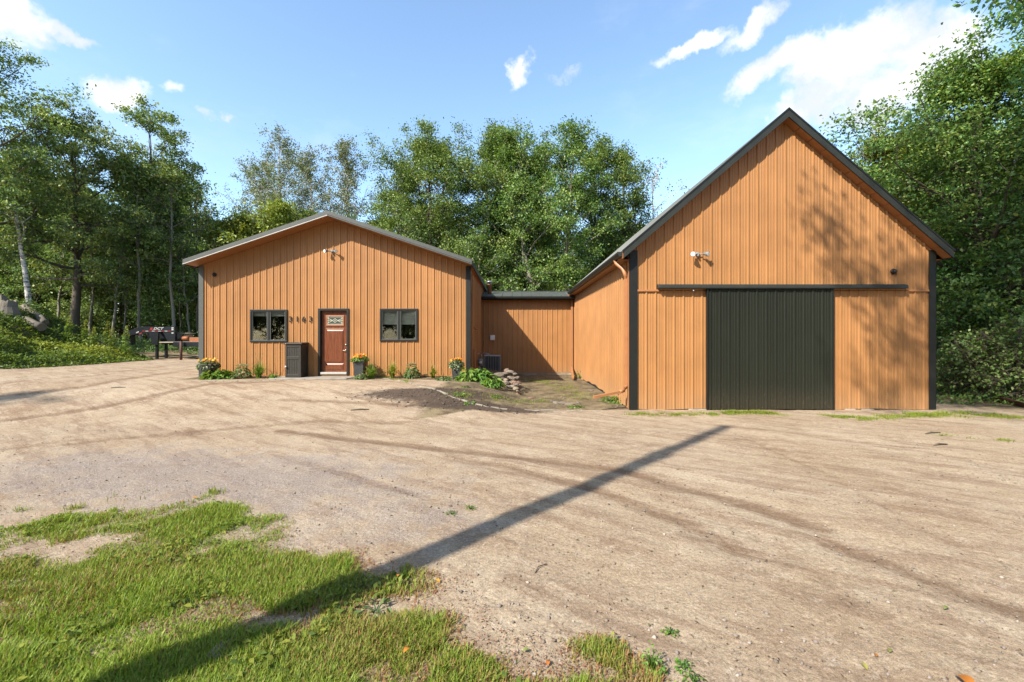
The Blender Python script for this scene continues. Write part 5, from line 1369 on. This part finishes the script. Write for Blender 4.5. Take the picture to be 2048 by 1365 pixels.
# feathery goldenrod standing above the weeds
for i, (px, py, D, h) in enumerate(((213, 642, 25.0, 1.5), (222, 655, 24.6, 1.25), (250, 652, 24.8, 1.15), (168, 640, 25.0, 1.3), (136, 632, 24.2, 1.5), (185, 655, 24.4, 1.1))):
    x, y = XD(px, D); z0 = gzf(x, y); ztop = P(px, py, D).z
    t = thing('goldenrod_plant', ['tallest plumed goldenrod in the weeds', 'goldenrod right beside the tallest one', 'goldenrod nearest the trailer nose', 'plumed weed before the thick oak', 'tall leafy weed right of the logs', 'shorter plumed weed between oak and goldenrod'][i], 'weed', (x, y, z0))
    hh = max(.7, ztop - z0); rg = np.random.default_rng(500 + i)
    m = MB(); m.tube([(x, y, z0), (x + .03, y, z0 + hh * .6), (x + .1, y, z0 + hh)], [.012, .009, .004], 5); m.build('stem', M['leaf_weed'], t)
    n = 320; q = rg.uniform(.2, 1, n); wv = np.where(q > .72, .16 * (1.05 - q) / .3, .14); a = rg.uniform(0, 6.28, n)
    pos = np.stack([.1 * q + wv * rg.random(n) * np.cos(a), wv * rg.random(n) * np.sin(a), q * hh], 1)
    v, f = kites(pos, unit(rg.normal(0, .6, (n, 3)) + [0, 0, .6]), unit(np.stack([np.cos(a), np.sin(a), np.full(n, .3)], 1)), np.where(q > .72, .06, .13) * rg.uniform(.7, 1.2, n), .4)
    fast_mesh('foliage', v, f, M['leaf_weed'], t, np.repeat(np.clip(np.where(q > .7, .95, .45) + rg.normal(0, .1, n), 0, 1), 4))

# ---------------------------------------------------------------- lawn in front, tufts by the barn
def blades(n, sampler, hmean, seed, tintf):
    rg = np.random.default_rng(seed)
    x, y, dens = sampler(rg, n); m = len(x)
    h = hmean * (.55 + 1.0 * (vnoise(x, y, .35, 45) + .5)) * rg.uniform(.45, 1.3, m) * (.45 + .65 * dens); az = rg.uniform(0, 6.28, m); lean = rg.uniform(.15, .95, m); w = .0028 * rg.uniform(.7, 1.6, m)
    d = np.stack([np.cos(az), np.sin(az)], 1); pr = np.stack([-np.sin(az), np.cos(az)], 1)
    z0 = gz(x, y) - .008
    b = np.stack([x, y], 1)
    def lvl(tt, ww):
        c = b + d * (h * lean * tt ** 1.5)[:, None]; z = z0 + h * (tt - .35 * lean * tt ** 2)
        return np.concatenate([c + pr * (w * ww)[:, None], z[:, None]], 1), np.concatenate([c - pr * (w * ww)[:, None], z[:, None]], 1)
    a0, a1 = lvl(0, 1.0); b0, b1 = lvl(.55, .85); c0, c1 = lvl(1.0, .12)
    v = np.stack([a0, a1, b0, b1, c0, c1], 1).reshape(-1, 3); k = (np.arange(m) * 6)[:, None]
    f = np.concatenate([k + np.array([[0, 1, 3, 2]]), k + np.array([[2, 3, 5, 4]])])
    return v, f, np.repeat(tintf(x, y, rg, dens), 6)
def lawn_sampler(rg, n):
    D = 1.9 + 3.9 * rg.random(n) ** 1.15; u = rg.uniform(-1.35, .45, n); x = u * D; y = D
    g = lawn(x, y); ok = rg.random(n) < g ** 1.2 * (.35 + .9 * (vnoise(x, y, .13, 41) + .5))
    return x[ok], y[ok], g[ok]
def lawn_tint(x, y, rg, dens):
    edge = sstep(.75, .2, dens)
    dry = np.clip(edge * 1.1 * sstep(-2.6, -.8, x) + .5 * np.clip(vnoise(x, y, .5, 51) * 2.2 - .25, 0, 1), 0, 1)
    tgreen = .70 + .22 * vnoise(x, y, .9, 52) * 2 + rg.normal(0, .17, len(x))
    tdry = rg.choice([.02, .12, .28, .4], len(x)) + rg.normal(0, .05, len(x))
    return np.clip(np.where(rg.random(len(x)) < .07 + dry * .85, tdry, tgreen), 0, 1)
v, f, tn = blades(520000, lawn_sampler, .062, 71, lawn_tint)
tag(fast_mesh('grass', v, f, M['grass'], None, tn), 'short sunlit lawn grass in the lower left foreground', 'grass', kind='stuff')
def back_sampler(rg, n):
    x = rg.uniform(-13, 1.2, n); y = rg.uniform(-6.5, 2.0, n); g = lawn(x, y); ok = rg.random(n) < g
    return x[ok], y[ok], g[ok]
v, f, tn = blades(26000, back_sampler, .075, 72, lawn_tint); v[:, :] = v
tag(fast_mesh('grass', v, f, M['grass'], None, tn), 'lawn grass running on beside and behind the viewer', 'grass', kind='stuff')
STRIPS = [([(1258, 829), (1340, 831), (1430, 829), (1500, 826), (1560, 829)], .20, .9), ([(1655, 832), (1720, 838), (1800, 834), (1850, 829)], .20, .9), ([(1850, 832), (1930, 828), (2060, 836)], .30, .45),
          ([(1880, 872), (1960, 878)], .10, .5), ([(1990, 882), (2040, 884)], .10, .5), ([(240, 997), (310, 990)], .10, .8), ([(140, 1018), (160, 1018)], .06, .8), ([(215, 1024), (240, 1022)], .05, .7), ([(20, 1020), (50, 1022)], .05, .6), ([(420, 985), (440, 990)], .06, .6), ([(1100, 800), (1000, 800), (900, 790)], .35, .12), ([(1160, 800), (1120, 770), (1060, 760)], .5, .10), ([(820, 765), (760, 752)], .2, .2)]
def strip_sampler(rg, n):
    X, Y, Gd = [], [], []
    for pts, w, k in STRIPS:
        q = [G(*p) for p in pts]; L = sum(math.dist(a, b) for a, b in zip(q[:-1], q[1:])); m = int((L + w) * w * 2 * 9000 * k)
        t = rg.random(m) * (len(q) - 1); i = np.minimum(t.astype(int), len(q) - 2); fr = t - i; q = np.array(q)
        p = q[i] + (q[i + 1] - q[i]) * fr[:, None] + rg.normal(0, 1, (m, 2)) * w * .6
        ok = rg.random(m) < np.clip(.5 + 1.5 * vnoise(p[:, 0], p[:, 1], .22, 61), 0, 1)
        p = p[ok]; X.append(p[:, 0]); Y.append(p[:, 1]); Gd.append(np.full(len(p), .75))
    return np.concatenate(X), np.concatenate(Y), np.concatenate(Gd)
v, f, tn = blades(1, strip_sampler, .06, 73, lambda x, y, rg, d: np.clip(.68 + .3 * vnoise(x, y, .5, 53) + rg.normal(0, .15, len(x)), 0, 1))
keep = v.reshape(-1, 6, 3)[:, 0, 1] < 10.84
keep |= ~((v.reshape(-1, 6, 3)[:, 0, 0] > BX0) & (v.reshape(-1, 6, 3)[:, 0, 0] < BX1))
v6 = v.reshape(-1, 6, 3)[keep]; tn = tn.reshape(-1, 6)[keep].ravel(); k = (np.arange(len(v6)) * 6)[:, None]
f = np.concatenate([k + np.array([[0, 1, 3, 2]]), k + np.array([[2, 3, 5, 4]])])
tag(fast_mesh('grass_tufts', v6.reshape(-1, 3), f, M['grass'], None, tn), 'thin grass tufts along the barn front and in the dirt', 'grass', kind='stuff')
# broad-leaved weeds in the lawn, red-brown dry creeping weed along its edge
def lawn_leaves(name, label, n, ls, mat, seed, cond, hmax):
    rg = np.random.default_rng(seed); D = 2.0 + 3.6 * rg.random(n * 4); x = rg.uniform(-1.3, .5, n * 4) * D; y = D
    ok = cond(x, y, rg); x, y = x[ok][:n], y[ok][:n]; m = len(x)
    pos = np.stack([x, y, gz(x, y) + hmax * rg.random(m)], 1)
    v, f_ = kites(pos, unit(rg.normal(0, .35, (m, 3)) + [0, 0, 1]), rg.normal(0, 1, (m, 3)), ls * rg.uniform(.5, 1.3, m), .5)
    tag(fast_mesh(name, v, f_, M[mat], None, np.repeat(rg.uniform(0, 1, m), 4)), label, 'weeds', kind='stuff')
lawn_leaves('lawn_weeds', 'broad leaved weeds growing among the lawn grass', 4200, .05, 'leaf_weed', 81, lambda x, y, rg: (lawn(x, y) > .5) & (vnoise(x, y, .45, 82) > .12), .05)
M['dryweed'] = leafmat('dry red weed', [(0.17, 0.075, 0.045), (0.24, 0.12, 0.07), (0.34, 0.25, 0.13)], trans=.2)
lawn_leaves('dry_weeds', 'dry red brown creeping weeds along the lawn edge', 11000, .018, 'dryweed', 83, lambda x, y, rg: ((seg_dist(x, y, GRASS_EDGE[8:]) < .16 + .25 * vnoise(x, y, .3, 86)) | ((lawn(x, y) > .05) & (lawn(x, y) < .5))) & (x > -2.3) & (rg.random(len(x)) < .25 + 1.2 * (vnoise(x, y, .3, 84) + .2)), .025)

# ---------------------------------------------------------------- pebbles and crumbs of soil on the drive
def pebbles(n, sampler, smin, smax, seed, mat, name, label):
    rg = np.random.default_rng(seed); x, y = sampler(rg, n); m = len(x)
    s = smin + (smax - smin) * rg.random(m) ** 7
    o = np.array([[1, 0, 0], [0, 1, 0], [-1, 0, 0], [0, -1, 0], [0, 0, 1], [0, 0, -1.]])
    az = rg.uniform(0, 6.28, m); c, sn = np.cos(az), np.sin(az)
    v = o[None] * rg.uniform(.65, 1.25, (m, 6, 1)) * np.array([1, .8, .6]); vx = v[..., 0] * c[:, None] - v[..., 1] * sn[:, None]; vy = v[..., 0] * sn[:, None] + v[..., 1] * c[:, None]
    v = np.stack([vx, vy, v[..., 2]], -1) * s[:, None, None] + np.stack([x, y, gz(x, y) + s * .2], 1)[:, None]
    fc = np.array([[0, 1, 4], [1, 2, 4], [2, 3, 4], [3, 0, 4], [1, 0, 5], [2, 1, 5], [3, 2, 5], [0, 3, 5]])
    f_ = (np.arange(m) * 6)[:, None, None] + fc[None]
    tag(fast_mesh(name, v.reshape(-1, 3), f_.reshape(-1, 3), mat, None, np.repeat(rg.random(m), 6)), label, 'gravel', kind='stuff')
def peb_mat(name, cols):
    m = bpy.data.materials.new(name); m.use_nodes = True; nt = m.node_tree; b = nt.nodes['Principled BSDF']
    at_ = newnode(nt, 'ShaderNodeAttribute', attribute_name='tint').outputs['Fac']; cr = newnode(nt, 'ShaderNodeValToRGB'); nt.links.new(at_, cr.inputs[0])
    e = cr.color_ramp.elements; e[0].color = (*cols[0], 1); e[1].color = (*cols[-1], 1)
    for i, c in enumerate(cols[1:-1]): q = e.new((i + 1) / (len(cols) - 1)); q.color = (*c, 1)
    nt.links.new(cr.outputs[0], b.inputs['Base Color']); b.inputs['Roughness'].default_value = .9
    return m
def drive_sampler(rg, n):
    D = 2.1 + 10 * rg.random(n) ** 1.7; x = rg.uniform(-1.2, 1.2, n) * D
    ok = (lawn(x, D) < .3) & (rg.random(n) < .35 + .9 * np.clip(vnoise(x, D, .8, 91) + .2, 0, 1)) & ~((x > BX0 - .1) & (D > 10.7)) & ~((x < HX1) & (D > 14.1))
    return x[ok], D[ok]
pebbles(15000, drive_sampler, .003, .022, 92, peb_mat('pebble', [(.10, .08, .065), (.22, .17, .13), (.18, .15, .135), (.34, .29, .24)]), 'gravel', 'loose pebbles strewn over the dirt yard')
def soil_sampler(rg, n):
    x = rg.uniform(-5, 1.5, n); y = rg.uniform(10, 13.2, n); s_ = ground_masks(x, y)[:, 1]; ok = rg.random(n) < s_ ** 1.5
    return x[ok], y[ok]
pebbles(5000, soil_sampler, .01, .045, 93, peb_mat('soil crumb', [(.025, .018, .015), (.06, .045, .035), (.10, .075, .055)]), 'dirt', 'dark crumbs of soil heaped by the bed')
def wood_bed(rg, n):
    x = rg.uniform(-1.4, 2.8, n); y = rg.uniform(11, 20, n); return x, y
pebbles(2600, wood_bed, .005, .03, 94, peb_mat('bed crumb', [(.07, .05, .035), (.18, .14, .09), (.30, .25, .18)]), 'gravel', 'crumbs and pebbles on the bare bed')

rg = np.random.default_rng(97); x, y = drive_sampler(rg, 9000); m = len(x)
v, f = kites(np.stack([x, y, gz(x, y) + .004], 1), unit(rg.normal(0, .25, (m, 3)) + [0, 0, 1]), rg.normal(0, 1, (m, 3)), .007 + .03 * rg.random(m) ** 4, .35)
tag(fast_mesh('litter', v, f, peb_mat('litter', [(.03, .02, .014), (.075, .05, .032), (.15, .10, .06), (.09, .085, .04)]), None, np.repeat(rg.random(m), 4)), 'bits of bark and dead leaf strewn over the dirt', 'litter', kind='stuff')

# ---------------------------------------------------------------- small things lying about
def leaf_obj(label, px, py, size, tint, seed):
    x, y = G(px, py); rg = np.random.default_rng(seed)
    a = rg.uniform(0, 6.28); ax = np.array([[math.cos(a), math.sin(a), .1]]); side = np.array([-math.sin(a), math.cos(a), 0])
    n = 7; t = np.linspace(0, 1, n); w = np.sin(np.pi * t) ** .8 * size * .26; curl = np.sin(np.pi * t) * size * .12
    c = ax * (t * size)[:, None]; L = c + side * w[:, None] + np.array([0, 0, 1]) * (curl + w * .5)[:, None]; C = c + np.array([0, 0, 1]) * curl[:, None]; Rt = c - side * w[:, None] + np.array([0, 0, 1]) * (curl + w * .5)[:, None]
    v = np.concatenate([L, C, Rt]); f_ = [[i, i + 1, n + i + 1, n + i] for i in range(n - 1)] + [[n + i, n + i + 1, 2 * n + i + 1, 2 * n + i] for i in range(n - 1)]
    o = fast_mesh('fallen_leaf', v, np.array(f_), M['fallen'], None, np.full(len(v), tint), (x, y, gzf(x, y) + .012 + (.04 if lawn(np.array([x]), np.array([y]))[0] > .5 else 0)))
    tag(o, label, 'leaf', 'fallen leaves')
for i, (px, py, s_, tn_, lb) in enumerate(((820, 1312, .055, .5, 'yellow leaf lying on the lawn'), (880, 1170, .05, .4, 'orange leaf at the lawn edge under the pole shadow'), (797, 1163, .04, .45, 'small ochre leaf within the lawn edge'), (1095, 1337, .045, .25, 'rust coloured leaf on the dry weed edge'), (1060, 1305, .05, .95, 'pale green leaf on the dry weed edge'),
    (1912, 1352, .12, .2, 'long orange leaf at the lower right'), (1888, 1220, .05, 1.0, 'dark green leaf on the right of the dirt'), (1780, 1297, .05, .95, 'slim green leaf left of the long orange leaf'), (1749, 1306, .035, .05, 'brown curled leaf on the dirt'), (1735, 1340, .05, .9, 'green leaf near the bottom edge'), (395, 1000, .06, .35, 'orange leaf at the far lawn tip'))):
    leaf_obj(lb, px, py, s_, tn_, 300 + i)
for i, (px, py, h, s_, n_, lb) in enumerate(((905, 1030, .035, .06, 26, 'tiny green weed alone in the dirt, left of two'), (941, 1018, .035, .06, 26, 'tiny green weed alone in the dirt, right of two'), (1305, 1345, .16, .06, 70, 'upright green weed at the bottom edge'), (1368, 1338, .05, .05, 36, 'small round weed right of the upright one'), (1340, 1266, .03, .05, 26, 'low weed near the dry weed edge'), (1388, 1362, .04, .05, 30, 'low weed cut by the bottom edge'), (752, 1222, .05, .10, 34, 'wilted grey green weed lying at the lawn edge'))):
    x, y = G(px, py); small_plant('weed_plant', lb, 'weed', x, y, h, s_, n_, .024 if i != 6 else .075, M['leaf_hosta' if i != 6 else 'leaf_sedum'], 'mound', seed=400 + i, lw=.6 if i != 6 else .4)
x, y = G(445, 1305); rock('flat_stone', 'flat grey stone sunk in the lawn', 'stone', (x, y, gzf(x, y) + .004), .12, 700, None, (1.1, .8, .2))
x, y = G(1070, 1150); st = MB(); st.tube([(x, y, gzf(x, y) + .006), (x + .03, y + .08, gzf(x, y) + .012), (x + .10, y + .13, gzf(x, y) + .006)], .004, 5); tag(st.build('twig', M['bark']), 'thin bent twig lying on the dirt', 'twig')
for i, (px, py, l) in enumerate(((1865, 868, .35), (1880, 890, .3), (237, 775, .35), (720, 822, .4))):
    x, y = G(px, py); z = gzf(x, y) + .012; st = MB(); st.tube([(x - l / 2, y - .05, z), (x, y + .02, z + .01), (x + l / 2, y + .03, z)], [.012, .016, .010], 6)
    tag(st.build('stick', M['bark']), ['dark stick near the right shadow', 'short dark stick below the other one', 'dark stick on the far left drive', 'pale stick before the dark soil'][i], 'stick')
x, y = XD(2010, 12.0); mm = MB(); rock('earth_mound', 'low red brown earth heap by the right shrubs', 'mound', (x, 11.6, gzf(x, 11.6)), .8, 710, None, (1.3, .6, .14), 'rust')

# ---------------------------------------------------------------- utility pole behind the viewer: its shadow crosses the yard
tipx, tipy = G(1452, 853)
ph = 11.0; k = ph / -SUN.z
bx, by = tipx - SUN.x * k, tipy - SUN.y * k
pole = thing('utility_pole', 'tall wooden utility pole left behind the viewer, casting the long shadow', 'utility pole', (bx, by, gzf(bx, by)))
MB().tube([(bx, by, -.2), (bx, by, 4), (bx, by, 8), (bx, by, ph)], [.165, .15, .13, .115], 14).build('shaft', M['pole'], pole)
MB().lathe((bx, by, 8.3), [(.14, 0), (.165, .02), (.165, .20), (.14, .22)], 14).build('band', M['steel'], pole)
